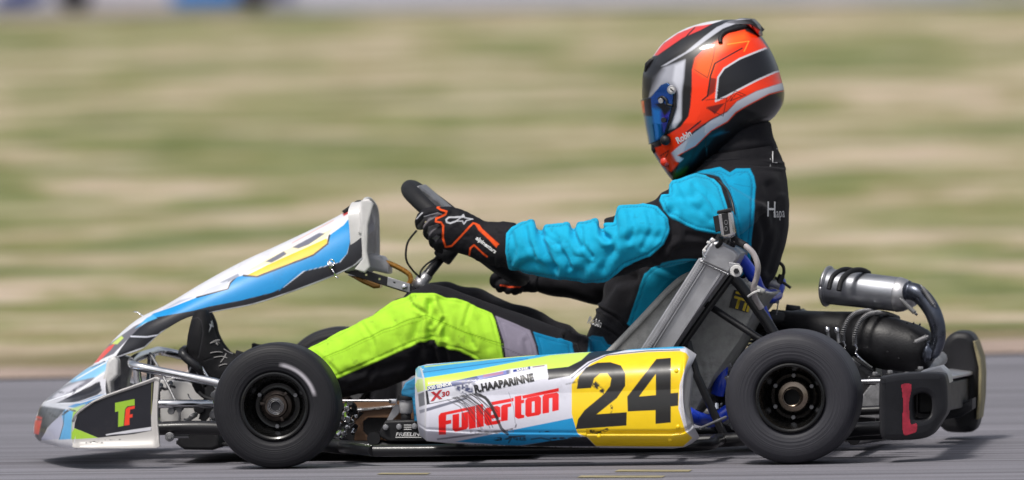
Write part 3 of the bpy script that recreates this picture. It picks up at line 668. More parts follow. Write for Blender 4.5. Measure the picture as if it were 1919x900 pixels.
pin(619, 500, -.128, .75); mk('panel_stud', *cyl_vf(P(620, 496, -.124), (0, 1, 0), .006, .016), m_chrome, kart)
pin(276, 596, -.02, .8, R_(150))
# --- fuel tank vent piece and bracket under the panel
slab('tank_neck', [[(690, 476), (715, 482), (728, 498), (728, 514), (700, 508), (684, 512), (668, 500)]], -.03, .05, m_resv, kart, bev=.008)
slab('tank_neck', [[(650, 515), (685, 522), (712, 532), (712, 540), (700, 541), (680, 532)]], -.02, .03, m_gold, kart, bev=.004, label='yellowed lower lip of the tank neck')
tube('amber_vent_pipe', PP([(720, 491, 0), (735, 496, 0), (755, 506, 0), (768, 516, 0), (769, 528, 0), (762, 535, 0)]), .0055, m_gold, kart, n=12)
mb = MB().add(*slab_vf([[(650, 499), (664, 500), (770, 533), (778, 543), (770, 551), (752, 546), (645, 511)], [(684, 513), (688, 513), (688, 517), (684, 517)], [(709, 521), (713, 521), (713, 525), (709, 525)]], -.09, -.084, .0012))
mb.build('support_bracket', m_tubeb, kart)
slab('bracket_end', [[(727, 519), (768, 532), (768, 549), (725, 535)], [(737, 528), (741, 529), (741, 532), (737, 531)]], -.094, -.091, m_alu, kart, bev=.0008)
mk('bracket_bolt', *cyl_vf(P(758, 538, -.097), (0, 1, 0), .0062, .012, 6), m_chrome, kart)
tube('brake_cable', PP([(781, 432, -.05), (764, 455, -.05), (761, 485, -.05), (772, 505, -.04), (787, 520, -.03)]), .0022, m_rubber, kart, n=8)
tube('sensor_cable', PP([(820, 482, -.02), (800, 495, -.03), (789, 508, -.03), (787, 520, -.03)]), .002, m_rubber, kart, n=8)

# --- steering
mb = MB().add(*tube_vf(PP([(838, 468, -.0), (775, 548, 0), (700, 640, .0), (640, 720, .0)]), .0105, 16, 0))
mb.build('steering_column', m_tubeb, kart)
mk('column_collar', *lathe_vf([(-.008, .0), (-.008, .016), (.012, .0165), (.014, .012), (.03, .012)], P(786, 535, 0), P(838, 468, 0)-P(786, 535, 0), 20), m_alu, kart)
mk('column_boss', *cyl_vf(P(836, 474, 0), P(838, 468, 0)-P(786, 535, 0), .021, .034, 20), m_black, kart)
swc = P(872, 437, 0); e1 = P(760, 346, 0)-P(985, 528, 0); e1 /= np.linalg.norm(e1); e2 = np.array([0, 1., 0]); sn = np.cross(e1, e2)
RW = .148
def swp(th, r=RW, up=0): return swc+e1*r*math.cos(th)+e2*r*math.sin(th)+sn*up
pts = []; rr = []
for k in range(48):
    th = 2*math.pi*k/48; flat = 1-.16*max(0, -math.cos(th))**6*0
    pts.append(swp(th, RW)); rr.append(.0155+.003*abs(math.cos(th)))
v, f = tube_vf(pts, rr, 16, 0, True)
sw = mk('steering_wheel', v, f, m_rubber, kart)
mb = MB()
def plate(ths, r0, r1, up, th=.005):
    A = [swp(ths[0], r0, up), swp(ths[0], r1, up), swp(ths[1], r1, up), swp(ths[1], r0, up)]; B = [a_-sn*th for a_ in A]
    mb.add(np.array(A+B), [[0, 1, 2, 3], [7, 6, 5, 4], [0, 4, 5, 1], [1, 5, 6, 2], [2, 6, 7, 3], [3, 7, 4, 0]])
for a_ in (-.55, .55, 2.2, -2.2): plate((a_-.17, a_+.17), .02, RW-.006, .002)
mb.add(*cyl_vf(swc, sn, .034, .012, 24)); mb.build('wheel_spoke', m_alud, sw, sharp=30)
mb = MB(); c_ = swp(0, .085, .012 if sn @ np.array([-1, 0, 1.]) < 0 else .012)
lp = [swp(a_, r_, u_) for (a_, r_, u_) in [(-.7, .06, .0), (-.45, .15, .0), (.45, .15, .0), (.7, .06, .0)]]
sgn = 1 if (sn @ (P(900, 400, 0)-P(872, 437, 0))) > 0 else -1
B0 = [p_+sn*sgn*.022 for p_ in lp]; mb.add(np.array(lp+B0), [[0, 1, 2, 3], [7, 6, 5, 4], [0, 4, 5, 1], [1, 5, 6, 2], [2, 6, 7, 3], [3, 7, 4, 0]])
o = mb.build('lap_timer', m_alud, sw, smooth=False); bv = o.modifiers.new('b', 'BEVEL'); bv.width = .004; bv.segments = 2

# --- pedals
mb = MB().add(*tube_vf(PP([(398, 742, -.15), (396, 720, -.17), (372, 690, -.2), (350, 672, -.2), (342, 661, -.19), (348, 655, -.13)]), .0092, 12, 5))
mb.build('brake_pedal', m_tubeb, kart)
tube('pedal_return_rod', PP([(370, 682, -.20), (378, 689, -.2), (388, 705, -.2), (405, 728, -.2)]), .0035, m_chrome, kart, n=8)
mb = MB().add(*slab_vf([[(375, 716), (398, 715), (412, 735), (398, 775), (383, 792), (372, 785), (380, 755), (384, 735)], [(385, 752), (390, 752), (390, 757), (385, 757)], [(382, 722), (387, 722), (387, 727), (382, 727)]], -.20, -.19, .001))
mb.add(*cyl_vf(P(375, 765, -.19), (0, 1, 0), .012, .03)).add(*tube_vf(PP([(410, 752, -.2), (385, 745, -.2), (372, 735, -.2)]), .004, 8, 4))
mb.build('pedal_bracket', m_black, kart, sharp=40)
tube('brake_safety_wire', PP([(352, 738, -.21), (358, 748, -.21), (380, 756, -.21), (400, 760, -.2)]), .0013, m_chrome, kart, n=6)
tube('throttle_pedal', PP([(440, 730, .17), (420, 690, .2), (395, 660, .2)]), .008, m_tubeb, kart, n=10)
mb = MB()
for x, y, r_ in [(322, 768, 7), (338, 765, 6), (405, 738, 7), (402, 775, 8), (398, 790, 6), (362, 780, 5), (412, 745, 6), (350, 790, 5)]: mb.add(*cyl_vf(P(x, y, -.2-RNG.rand()*.05), (RNG.rand()*.3, 1, .2), r_*PX, .03, 8))
mb.add(*tube_vf(PP([(345, 785, -.22), (365, 798, -.22), (400, 800, -.22)]), .002, 6, 4))
mb.build('steering_knuckle', m_alud, kart, sharp=40)

# --- brake rods, caliper area between wheel and pod
mb = MB()
mb.add(*tube_vf(PP([(600, 751, -.25), (735, 751, -.25)]), .0028, 8, 0)); mb.add(*tube_vf(PP([(600, 772, -.23), (660, 769, -.23), (742, 762, -.23)]), .0035, 8, 4))
mb.add(*box_vf(P(737, 752, -.25), (.018, .012, .010), bev=.002)).add(*cyl_vf(P(668, 768, -.23), (1, 0, 0), .005, .024, 8))
mb.build('brake_rod', m_chrome, kart, sharp=40)
slab('brake_lever', [[(742, 757), (750, 760), (748, 775), (733, 791), (724, 789), (736, 765)]], -.24, -.235, m_alu, kart, bev=.001)
mb = MB().add(*lathe_vf([(-.0, 0), (-.0, .017), (.002, .0175), (.009, .0175), (.011, .016), (.011, 0)], P(761, 750, -.27), (0, 0, 1), 28))
mb.build('reservoir_cap', m_black, kart, sharp=40)
mk('brake_reservoir', *lathe_vf([(0, 0), (0, .010), (.003, .0135), (.027, .014), (.027, 0)], P(761, 776, -.27), (0, 0, 1), 28), m_resv, kart, sharp=50)
mk('reservoir_neck', *cyl_vf(P(761, 783, -.27), (0, 0, 1), .0105, .02, 20), m_black, kart)
mb = MB().add(*slab_vf([[(722, 789), (800, 786), (830, 788), (830, 828), (728, 828), (710, 818), (712, 806)]], -.30, -.26, .004))
v, f = mb.v[0], mb.f
mcy = mk('master_cylinder', v, f, m_black, kart, sharp=40)
mb = MB()
for x, y in [(723, 801), (748, 800), (777, 799)]: mb.add(*cyl_vf(P(x, y, -.303), (0, 1, 0), .0058, .01, 20)); mb.add(*cyl_vf(P(x, y, -.308), (0, 1, 0), .003, .006, 6))
mb.split('cylinder_bolt', m_alu, mcy, sharp=30)
mb = MB().add(*text_vf('FREELINE', (741, 817), (1, 0), 6.5, None, -.3025, 1.35, .02, .2)).add(*slab_vf([[(741, 819), (790, 819), (790, 820.5), (741, 820.5)]], -.3028, -.3018, .0002))
for k in range(3): mb.add(*slab_vf([[(757, 796+k*4), (771, 796+k*4), (771, 797.6+k*4), (757, 797.6+k*4)]], -.3028, -.3018, .0002))
mb.build('cylinder_lettering', m_wink, mcy)
slab('floor_board', [[(640, 752), (790, 752), (790, 826), (664, 826), (666, 790), (682, 774), (640, 766)], [(690, 783), (728, 783), (720, 824), (692, 822), (680, 808), (680, 790)]], -.225, -.215, m_ply, kart, bev=.001)
slab('inner_black_panel', [[(560, 770), (800, 770), (800, 838), (560, 838)]], -.17, -.16, m_black, kart)
slab('fuel_tank', [[(760, 760), (755, 722), (780, 708), (1000, 700), (1010, 800), (770, 800)]], -.12, .12, m_resv, kart, bev=.01)
mb = MB(); 
for x, y, r_ in [(650, 782, 7), (662, 786, 5), (640, 775, 6), (656, 798, 6), (645, 808, 5), (638, 790, 6), (668, 776, 4), (650, 762, 6), (643, 818, 4), (664, 808, 4), (634, 812, 5)]:
    mb.add(*cyl_vf(P(x, y, -.24-RNG.rand()*.05), (RNG.rand()*.8-.2, 1, .5), r_*PX, .022, 8), 0)
mb.add(*tube_vf(PP([(625, 775, -.25), (650, 790, -.27), (668, 800, -.25)]), .005, 8, 4), 1)
mb.add(*tube_vf(PP([(630, 820, -.25), (660, 832, -.27), (720, 838, -.25)]), .007, 8, 4), 1)
mb.add(*tube_vf(PP([(640, 762, -.25), (660, 758, -.27), (664, 770, -.25), (650, 772, -.26)]), .006, 8, 4), 1)
mb.split('spindle_bolt', [m_chrome, m_black], kart, sharp=35)

# --- side pods
sz = lambda pts: Z(pts, 760, 630, 3.309); tz = lambda pts: Z(pts, 760, 640, 4.287)
topc = np.array([(779, 692), (784, 687), (800, 683), (880, 676), (985, 667), (1085, 661), (1180, 655), (1260, 650), (1283, 650), (1293, 656), (1305, 664)], float)
botc = np.array([(783, 800), (786, 815), (800, 827), (880, 834), (985, 837), (1085, 839), (1180, 840), (1260, 841), (1283, 838), (1297, 831), (1311, 820)], float)
def pod_grid(nu=520, nv=190):
    V = []
    u = np.linspace(0, 1, nu); tp = np.interp(u, np.linspace(0, 1, 61), np.interp(np.linspace(0, 1, 61), np.linspace(0, 1, 61), np.linspace(0, 1, 61)))
    cx = 779+(1305-779)*u; bx = 783+(1311-783)*u
    ty = np.interp(cx, topc[:, 0], topc[:, 1]); by = np.interp(bx, botc[:, 0], botc[:, 1])
    for i in range(nu):
        t = u[i]; c_ = cx[i]
        for j in range(nv):
            s = j/(nv-1); px = c_+(bx[i]-c_)*s; py = ty[i]+(by[i]-ty[i])*s
            # right end: concave rear outline; left end: bulged front outline
            px += -30*t**30*math.sin(math.pi*s)**1.2
            px += 5*(1-t)**40*math.cos(math.pi*s)*-1*0 + (-3*math.sin(math.pi*s))*(1-t)**30
            # depth profile: shoulder at top, crease near bottom
            y = -.655
            if s < .42: y += .085*((.42-s)/.42)**3.2
            else: y -= .006*math.sin(min(1, (s-.42)/.5)*math.pi)
            if s > .86: y += .055*((s-.86)/.14)**1.6
            y += .007*math.exp(-((s-.845)/.02)**2)*(1 if t > .6 else .3)
            y += .055*max(0, (.045-t)/.045)**2 + .02*max(0, (t-.965)/.035)**2 - .006*math.exp(-((t-.965)/.012)**2)
            V.append(P(px, py, y))
    return np.array(V), nu, nv
Vp, nu, nv = pod_grid(); q = proj(Vp)
YEL, BK, WH = (247, 208, 8), (22, 22, 30), (214, 214, 226)
L = [
 ('p', sz([(60, 200), (90, 185), (600, 125), (1100, 92), (1700, 55), (1760, 75), (1300, 90), (1140, 105), (900, 120), (400, 215), (115, 265), (70, 250)]), (60, 165, 215)),
 ('l', sz([(120, 190), (560, 140), (800, 118)]), 2, (200, 215, 110)), ('l', sz([(110, 225), (500, 172), (760, 140)]), 1.2, (20, 90, 150)), ('l', sz([(560, 130), (800, 112), (1100, 100)]), 2, (225, 232, 240)),
 ('p', sz([(60, 300), (75, 268), (115, 260), (400, 215), (900, 118), (1150, 98), (1090, 150), (1020, 188), (880, 215), (120, 335), (75, 350)]), (198, 224, 90)),
 ('p', sz([(1140, 103), (1180, 92), (1400, 80), (1230, 118), (1130, 160), (1065, 210), (1020, 247), (885, 272), (870, 205), (1010, 190), (1090, 150)]), (28, 28, 36)),
 ('p', sz([(1030, 300), (1060, 255), (1150, 172), (1250, 122), (1500, 98), (1700, 92), (1740, 105), (1757, 130), (1733, 200), (1700, 300), (1692, 450), (1735, 590), (1780, 632), (1720, 686), (1180, 683), (1130, 630), (1060, 600), (1030, 480)]), YEL),
 ('l', sz([(1030, 260), (1080, 215), (1140, 168), (1250, 118), (1500, 92), (1700, 86)]), 1.6, BK),
 ('p', sz([(1036, 508), (700, 575), (310, 655), (600, 676), (700, 680), (900, 652), (1090, 627), (1065, 600)]), (22, 150, 210)),
 ('p', sz([(690, 684), (900, 650), (1120, 623), (1180, 684)]), (26, 26, 32)),
 ('p', sz([(78, 360), (150, 330), (150, 418), (128, 425), (85, 440)]), (24, 24, 32)), ('p', sz([(85, 460), (380, 378), (380, 392), (90, 480)]), (110, 112, 128)),
 ('l', sz([(130, 424), (870, 262)]), 1.8, (30, 30, 36)), ('l', sz([(200, 640), (600, 590)]), 3.5, (100, 102, 116), .8),
 # race sticker
 ('p', sz([(132, 312), (380, 262), (640, 205), (876, 176), (886, 262), (500, 345), (150, 418)]), (214, 215, 224)),
 ('p', sz([(132, 312), (430, 250), (640, 215), (640, 235), (420, 285), (140, 342)]), (38, 60, 130)),
 ('p', sz([(440, 250), (640, 210), (640, 232), (460, 268)]), (120, 130, 190)),
 ('p', sz([(290, 300), (350, 275), (440, 255), (420, 350), (380, 372), (320, 340)]), (60, 66, 100), 6, 'scuff'),
 ('p', sz([(667, 210), (772, 187), (773, 205), (668, 224)]), (34, 54, 140)), ('p', sz([(480, 240), (606, 220), (606, 235), (482, 256)]), (190, 120, 130), 2, .7),
 ('p', sz([(625, 212), (650, 208), (650, 232), (627, 234)]), (90, 90, 90), 2, .6), ('l', sz([(790, 192), (860, 183)]), 1.5, (110, 40, 50)),
]
FL = [[[(270, 748), (268, 600), (285, 578), (498, 533), (500, 551), (325, 588), (322, 640), (365, 632), (364, 658), (322, 667), (322, 745)]],
 [[(380, 592), (428, 582), (428, 695), (452, 690), (452, 577), (500, 567), (502, 685), (488, 703), (402, 724), (380, 708)]],
 [[(505, 532), (556, 521), (563, 692), (512, 702)]], [[(568, 515), (620, 505), (626, 680), (576, 690)]],
 [[(632, 560), (650, 538), (735, 520), (758, 532), (760, 606), (690, 620), (690, 645), (762, 632), (758, 655), (735, 662), (655, 674), (636, 655)], [(685, 560), (710, 555), (710, 590), (685, 596)]],
 [[(770, 640), (770, 527), (782, 513), (846, 500), (846, 521), (820, 527), (818, 632)]],
 [[(880, 445), (928, 437), (928, 475), (950, 470), (950, 492), (928, 497), (928, 590), (952, 595), (950, 612), (905, 620), (882, 605)]],
 [[(965, 475), (980, 458), (1070, 440), (1086, 455), (1086, 578), (1070, 590), (980, 605), (965, 592)], [(1012, 482), (1040, 477), (1040, 572), (1012, 578)]],
 [[(1103, 578), (1103, 445), (1115, 430), (1215, 413), (1228, 425), (1228, 550), (1182, 560), (1182, 450), (1150, 455), (1150, 570)]],
 [[(690, 490), (865, 457), (865, 478), (700, 510)]], [[(940, 438), (1228, 378), (1228, 400), (945, 458)]]]
for lp in FL: L.append(('p', [tz(a_) for a_ in lp], (230, 14, 10), 1.0)); L += [('l', tz(list(a_)+[a_[0]]), 1.5, (230, 14, 10), 1.0) for a_ in lp]
hair = []
for i in range(34):
    t = RNG.rand(); x0, y0 = 360+210*t, 455-45*t; x1, y1 = 560+230*t+RNG.rand()*40, 600+150*RNG.rand(); e_ = .35+.65*RNG.rand()
    cx_, cy_ = x0+(x1-x0)*.55+15, y0+(y1-y0)*.3; pl = [((1-u)**2*x0+2*u*(1-u)*cx_+u*u*x1, (1-u)**2*y0+2*u*(1-u)*cy_+u*u*y1) for u in np.linspace(0, e_, 9)]
    hair.append(('l', tz(pl), .7+1.1*RNG.rand(), (34, 30, 34), .35+.5*RNG.rand()))
hair += [('l', tz([(560, 425), (640, 450), (690, 520), (720, 590), (770, 700), (820, 745)]), 5, (22, 20, 22), .85), ('l', tz([(600, 430), (660, 470), (700, 540), (740, 620)]), 5, (26, 24, 26), .8), ('l', tz([(385, 480), (470, 500), (510, 560)]), 1.5, (40, 38, 42), .8)]
L += [('p', sz([(1075, 250), (1120, 195), (1190, 165), (1270, 162), (1335, 182), (1362, 230), (1362, 310), (1310, 385), (1185, 485), (1372, 472), (1370, 555), (1055, 578), (1070, 515), (1110, 460), (1230, 360), (1268, 310), (1276, 262), (1250, 230), (1205, 233), (1170, 262), (1150, 322), (1062, 328)]), (28, 27, 26)),
 ('p', [sz([(1555, 142), (1645, 135), (1645, 355), (1692, 350), (1690, 432), (1645, 437), (1645, 536), (1550, 545), (1550, 460), (1378, 468), (1375, 375)]), sz([(1552, 235), (1448, 375), (1552, 366)])], (28, 27, 26)),
 # tyre rubber scuffs
 ('p', sz([(1030, 290), (1080, 255), (1160, 260), (1230, 330), (1260, 420), (1210, 350), (1120, 280), (990, 300)]), (40, 38, 36), 4, 'scuff'),
 ('l', sz([(1240, 390), (1280, 440), (1275, 480)]), 4, (50, 46, 30), 'scuff'), ('l', sz([(1150, 590), (1200, 600), (1250, 580)]), 6, (40, 38, 30), 'scuff'),
 
 
 ('l', sz([(610, 590), (680, 570), (690, 540)]), 2.5, (40, 38, 44), 'scuff'), 
  ('l', sz([(260, 395), (340, 440), (370, 520)]), 2, (70, 66, 70), .6),
 ('l', sz([(560, 640), (640, 630), (740, 640)]), 7, (20, 22, 30), 'scuff'), ('l', sz([(640, 660), (660, 625), (740, 620)]), 3, (20, 22, 30), .8), ('l', sz([(780, 640), (840, 632), (900, 645)]), 3, (20, 22, 30), .7),
 ('l', sz([(830, 595), (905, 590)]), 2, (20, 22, 40), 'scuff'), ('l', sz([(640, 350), (670, 440), (680, 540)]), 1.5, (150, 150, 160), .7),
 ('l', sz([(400, 590), (520, 600), (660, 590)]), 7, (120, 118, 124), 'scuff'), ('l', sz([(900, 635), (1100, 628)]), 3, (20, 20, 24), 'scuff'),
]+hair+[
 ('p', sz([(60, 240), (75, 185), (95, 190), (112, 250), (128, 400), (122, 560), (118, 660), (95, 650), (75, 590), (85, 480)]), (188, 190, 198), 2, .35),
 ('l', sz([(95, 200), (112, 260), (126, 420), (118, 640)]), 3, (205, 205, 210)),
 ('p', sz([(1690, 55), (1740, 75), (1762, 130), (1733, 230), (1703, 330), (1703, 450), (1738, 590), (1783, 632), (1722, 692), (1900, 720), (1900, 50)]), (196, 196, 202), 2),
 ('p', sz([(90, 640), (300, 672), (1200, 692), (1725, 692), (1725, 730), (80, 730), (70, 620)]), (190, 190, 188), 2),
 ('l', sz([(110, 655), (300, 668), (800, 685), (1200, 690)]), 2, (90, 85, 75), 'scuff')]
colp = paint(q, WH, L)
Fp_ = grid_faces(nu, nv)
# closed shell: back wall behind the face
Vb = Vp.copy(); Vb[:, 1] = np.maximum(Vb[:, 1]+.012, -.56)
mb = MB().add(Vp, Fp_)
pod = mk('side_pod', Vp, Fp_, [m_paint, m_ink, m_wink, m_rink], kart, col=colp, label='yellow and white side pod with the black number 24')
s = pod.modifiers.new('t', 'SOLIDIFY'); s.thickness = .005; s.offset = -1
PB = bvh_of(Vp, Fp_)
def add_print(o, parts):
    me = o.data; bm = bmesh.new(); bm.from_mesh(me); og = np.array(WO[o.name]); ly = bm.verts.layers.float_color.get('Col')
    for v, f, mi in parts:
        nvz = [bm.verts.new(tuple(np.array(x)-og)) for x in v]
        for t in f:
            try: q_ = bm.faces.new([nvz[i] for i in t]); q_.material_index = mi
            except ValueError: pass
    bm.to_mesh(me); bm.free(); me.update()
pod_solid = pod.modifiers[0]; pod.modifiers.remove(pod_solid)
e0 = np.array(sz([(430, 350)])[0]); e1_ = np.array(sz([(765, 282)])[0])
add_print(pod, [(*text_vf('R.HAAPARINNE', e0, e1_-e0, 13.5, PB, 0, .84, .055, off=.0012), 1), (*text_vf('X30 SENIOR', sz([(140, 334)])[0], (150, -30), 6.2, PB, 0, .95, .05), 2),
                (*text_vf('X', sz([(162, 400)])[0], (150, -35), 15, PB, 0, 1.2, .05, .2), 3), (*text_vf('30', sz([(222, 378)])[0], (150, -35), 8.5, PB, 0, 1.3, .03, .2), 3),
                (*text_vf('IAME', sz([(690, 219)])[0], (100, -19), 4.2, PB, 0, 1.7, .05), 2)])
bk = slab('pod_back_shell', [[(790, 692), (1285, 658), (1296, 700), (1290, 760), (1302, 825), (1280, 832), (800, 822), (788, 790)]], -.60, -.55, m_white, pod, bev=.01)
# rivets
mb = MB()
for x, y in sz([(1680, 218), (1690, 562), (1640, 640), (1200, 620)]): mb.add(*lathe_vf([(-.0025, .0), (-.0022, .003), (0, .0048), (.002, .005)], stick(x, y, PB, -.66, .0), (0, 1, 0), 20))
mb.split('pod_rivet', mat('yellow_rivet', srgb(YEL), .35), pod)
pod2 = pod.copy(); scene.collection.objects.link(pod2); pod2['label'] = 'side pod on the far side of the kart'; WO[pod2.name] = Vector((0, 0, 0))
pod2.rotation_euler = (0, 0, R_(180)); pod2.location = (WO[pod.name][0]+.0, -WO[pod.name][1], WO[pod.name][2])
b2 = bk.copy(); scene.collection.objects.link(b2); b2.parent = pod2
m_pb = mat('blue_printed_panel', (.02, .22, .42), .3, coat=.4, var=.8, vscale=35, aniso=(.4, 1, 2))
slab('pod_inner_flap', [[(752, 733), (760, 717), (790, 700), (830, 700), (830, 790), (776, 790), (772, 745), (752, 742)]], -.33, -.32, m_pb, kart)
for px in (850, 1240): tube('pod_bracket', PP([(px, 800, -.56), (px+20, 815, -.42), (px+30, 828, -.28)]), .009, m_tubeb, kart)
slab('pod_side_box', [[(800, 700), (1280, 665), (1300, 830), (810, 826)]], -.55, -.545, m_black, kart)

# --- seat
lip = np.array([(1128, 672), (1150, 652), (1200, 600), (1256, 541), (1288, 517), (1318, 511), (1352, 516), (1395, 530), (1432, 548)], float)
spn = np.array([(1080, 800), (1130, 806), (1200, 810), (1262, 806), (1300, 780), (1335, 730), (1372, 670), (1402, 615), (1446, 552)], float)
Ls = catmull(lip, 8); Ss = catmull(spn, 8); V = []; nf = 33
for a_, b_ in zip(Ls, Ss):
    for k in range(nf):
        ph = -math.pi/2+math.pi*k/(nf-1); c_ = abs(math.cos(ph))**.55
        yy = .205*math.sin(ph)
        A = P(a_[0], a_[1], -.205); B = P(b_[0], b_[1], -.205); p_ = A*(1-c_)+B*c_; V.append((p_[0], math.copysign(.205*abs(math.sin(ph))**.6, ph), p_[2]))
V = np.array(V); seat = mk('seat', V, grid_faces(len(Ls), nf), m_seat, kart); s = seat.modifiers.new('t', 'SOLIDIFY'); s.thickness = .005
mb = MB()
for sg in (-1, 1): mb.add(*tube_vf([(p_[0], sg*.206, p_[2]) for p_ in [P(a_[0], a_[1], -.205) for a_ in lip]], .0068, 10, 6))
mb.split('seat_rim', m_edge, seat)
slab('seat_gusset', [[(1330, 560), (1398, 520), (1422, 560), (1388, 635), (1338, 705), (1304, 770), (1290, 800), (1276, 800), (1262, 740), (1290, 640)]], -.212, -.205, m_seat, seat, bev=.002)
slab('seat_badge', [[(1376, 543), (1408, 552), (1400, 586), (1366, 576)]], -.216, -.214, m_ink, seat, bev=.0005)
mb = MB().add(*text_vf('Til', (1371, 575), (30, 9), 21, None, -.217, 1.1, .03)).add(*slab_vf([[(1379, 546), (1404, 553), (1403, 557), (1378, 550)]], -.2175, -.2165, .0003)); mb.build('badge_lettering', m_yink, seat)

# --- radiator on the near side of the seat
rad = slab('radiator', [[(1199, 656), (1309, 484), (1322, 484), (1366, 506), (1256, 656)]], -.34, -.16, m_alu, kart, bev=.003)
mb = MB()
A0, A1 = np.array((1206, 655.)), np.array((1311, 488.)); dr = (A1-A0)/np.linalg.norm(A1-A0); nr = np.array([-dr[1], dr[0]])
mb.add(*slab_vf([[tuple(A0+nr*2), tuple(A1+nr*2), tuple(A1+nr*11), tuple(A0+nr*11)]], -.346, -.33, .0008))
n_ = 44
for i in range(n_):
    c0 = A0+(A1-A0)*(i+.3)/n_; c1 = A0+(A1-A0)*(i+.75)/n_
    mb.add(*slab_vf([[tuple(c0+nr*3.5), tuple(c1+nr*3.5), tuple(c1+nr*9.5), tuple(c0+nr*9.5)]], -.349, -.345, .0004))
B0 = A0+nr*40; B1 = A1+nr*44
mb.add(*slab_vf([[tuple(A0+nr*12.5), tuple(A1+nr*12.5), tuple(A1+nr*15), tuple(A0+nr*15)]], -.348, -.34, .0006)); mb.add(*slab_vf([[tuple(B0), tuple(B1), tuple(B1+nr*4), tuple(B0+nr*4)]], -.350, -.338, .0006))
mb.build('radiator_core', m_alu, rad, sharp=30)
tank = slab('header_tank', [[(1314, 486), (1326, 462), (1333, 454), (1346, 452), (1376, 468), (1386, 477), (1383, 487), (1368, 512), (1362, 513), (1316, 492)]], -.36, -.15, m_alu, rad, bev=.006)
mb = MB()
for i in range(24):
    t = i/23; mb.add(*lathe_vf([(-.0022, 0), (-.0015, .002), (0, .003)], P(1314+50*t, 489+24*t+RNG.rand()*1.5, -.356), (0, 1, 0), 8))
mb.build('weld_bead', m_alu, tank)
ax = P(1366, 438, -.25)-P(1348, 470, -.25)
mb = MB().add(*cyl_vf(P(1358, 456, -.30), ax, .0205, .027, 28, .12))
for k in range(18):
    a_ = 2*math.pi*k/18; an = ax/np.linalg.norm(ax); X = np.cross(an, (0, 1, 0)); X /= np.linalg.norm(X); Y = np.cross(an, X)
    c_ = P(1358, 456, -.30)+(X*math.cos(a_)+Y*math.sin(a_))*.0205; mb.add(*tube_vf([c_-an*.011, c_+an*.011], .0017, 6, 0))
mb.build('radiator_cap', m_black, rad, sharp=40)
mb = MB().add(*cyl_vf(P(1380, 508, -.38), (0, 1, 0), .0125, .010, 32)); mb.add(*cyl_vf(P(1380, 508, -.386), (0, 1, 0), .006, .010, 6), 1)
mb.build('mount_washer', [m_white, m_black], kart, sharp=35)
tube('lever_strap', PP([(1322, 483, -.37), (1318, 474, -.37), (1328, 458, -.37), (1334, 448, -.37), (1336, 456, -.37)]), .003, m_chrome, kart, n=8)
slab('mount_ear', [[(1366, 492), (1385, 494), (1392, 503), (1380, 518), (1368, 515)]], -.372, -.368, m_alu, kart, bev=.001)
tube('seat_stay', PP([(1374, 515, -.31), (1325, 582, -.31), (1276, 652, -.31), (1262, 680, -.31)]), .0068, m_tubeb, kart, smooth=0)
tube('seat_stay', PP([(1288, 640, -.30), (1304, 700, -.30), (1340, 780, -.30), (1360, 822, -.30)]), .0085, m_tubeb, kart, smooth=0)
tube('seat_stay', PP([(1296, 553, -.26), (1330, 574, -.27), (1425, 636, -.30), (1470, 680, -.31)]), .0075, m_tubeb, kart, smooth=0)
tube('seat_stay', PP([(1368, 520, -.30), (1385, 532, -.30), (1420, 580, -.30), (1452, 628, -.30), (1500, 720, -.30)]), .0115, m_tubeb, kart, smooth=3)
tube('tie_rod', PP([(1312, 803, -.4), (1360, 782, -.32)]), .003, m_alud, kart, smooth=0)
tube('coolant_hose', PP([(1384, 478, -.22), (1398, 497, -.2), (1412, 520, -.18), (1422, 545, -.14), (1438, 556, -.06), (1455, 552, .02)]), [.012, .013, .014, .015, .015, .014], m_blue, kart, n=16)
mb = MB().add(*tube_vf(PP([(1446, 560, 0), (1457, 545, .02), (1462, 528, .05)]), .013, 14, 4)); mb.build('coolant_hose', m_blue, kart)
tube('coolant_hose', PP([(1428, 575, -.1), (1438, 600, -.1), (1450, 625, -.1)]), .0095, m_blue, kart, n=14)
tube('coolant_hose', PP([(1290, 775, -.3), (1310, 785, -.28), (1335, 788, -.22), (1365, 770, -.2)]), .014, m_blue, kart, n=14)
tube('coolant_hose', PP([(1344, 740, -.12), (1350, 715, -.12), (1352, 690, -.1)]), .014, m_blue, kart, n=14)
tube('overflow_hose', PP([(1372, 448, -.36), (1384, 455, -.37), (1398, 462, -.38), (1412, 476, -.38), (1420, 498, -.38), (1418, 520, -.37), (1412, 540, -.36), (1415, 558, -.34), (1427, 578, -.33)]), .0062, m_clear, kart, n=12)
tube('hose_sleeve', PP([(1374, 448, -.36), (1386, 455, -.37), (1397, 461, -.38)]), .0078, m_rubber, kart, n=12)
tube('zip_tie', PP([(1402, 556, -.36), (1412, 549, -.37), (1422, 545, -.36)]), .0024, m_white, kart, n=6)
mk('zip_tie', *box_vf(P(1422, 545, -.365), (.006, .005, .006), bev=.001), m_white, kart)
tube('zip_tie', PP([(1320, 483, -.36), (1318, 470, -.37), (1330, 456, -.37), (1335, 446, -.36)]), .002, m_white, kart, n=6)
for x, y in [(1320, 470), (1328, 455), (1337, 450)]: mk('zip_tie_head', *box_vf(P(x, y, -.375), (.008, .006, .006), (0, .6, 0), .0015), m_white, kart)
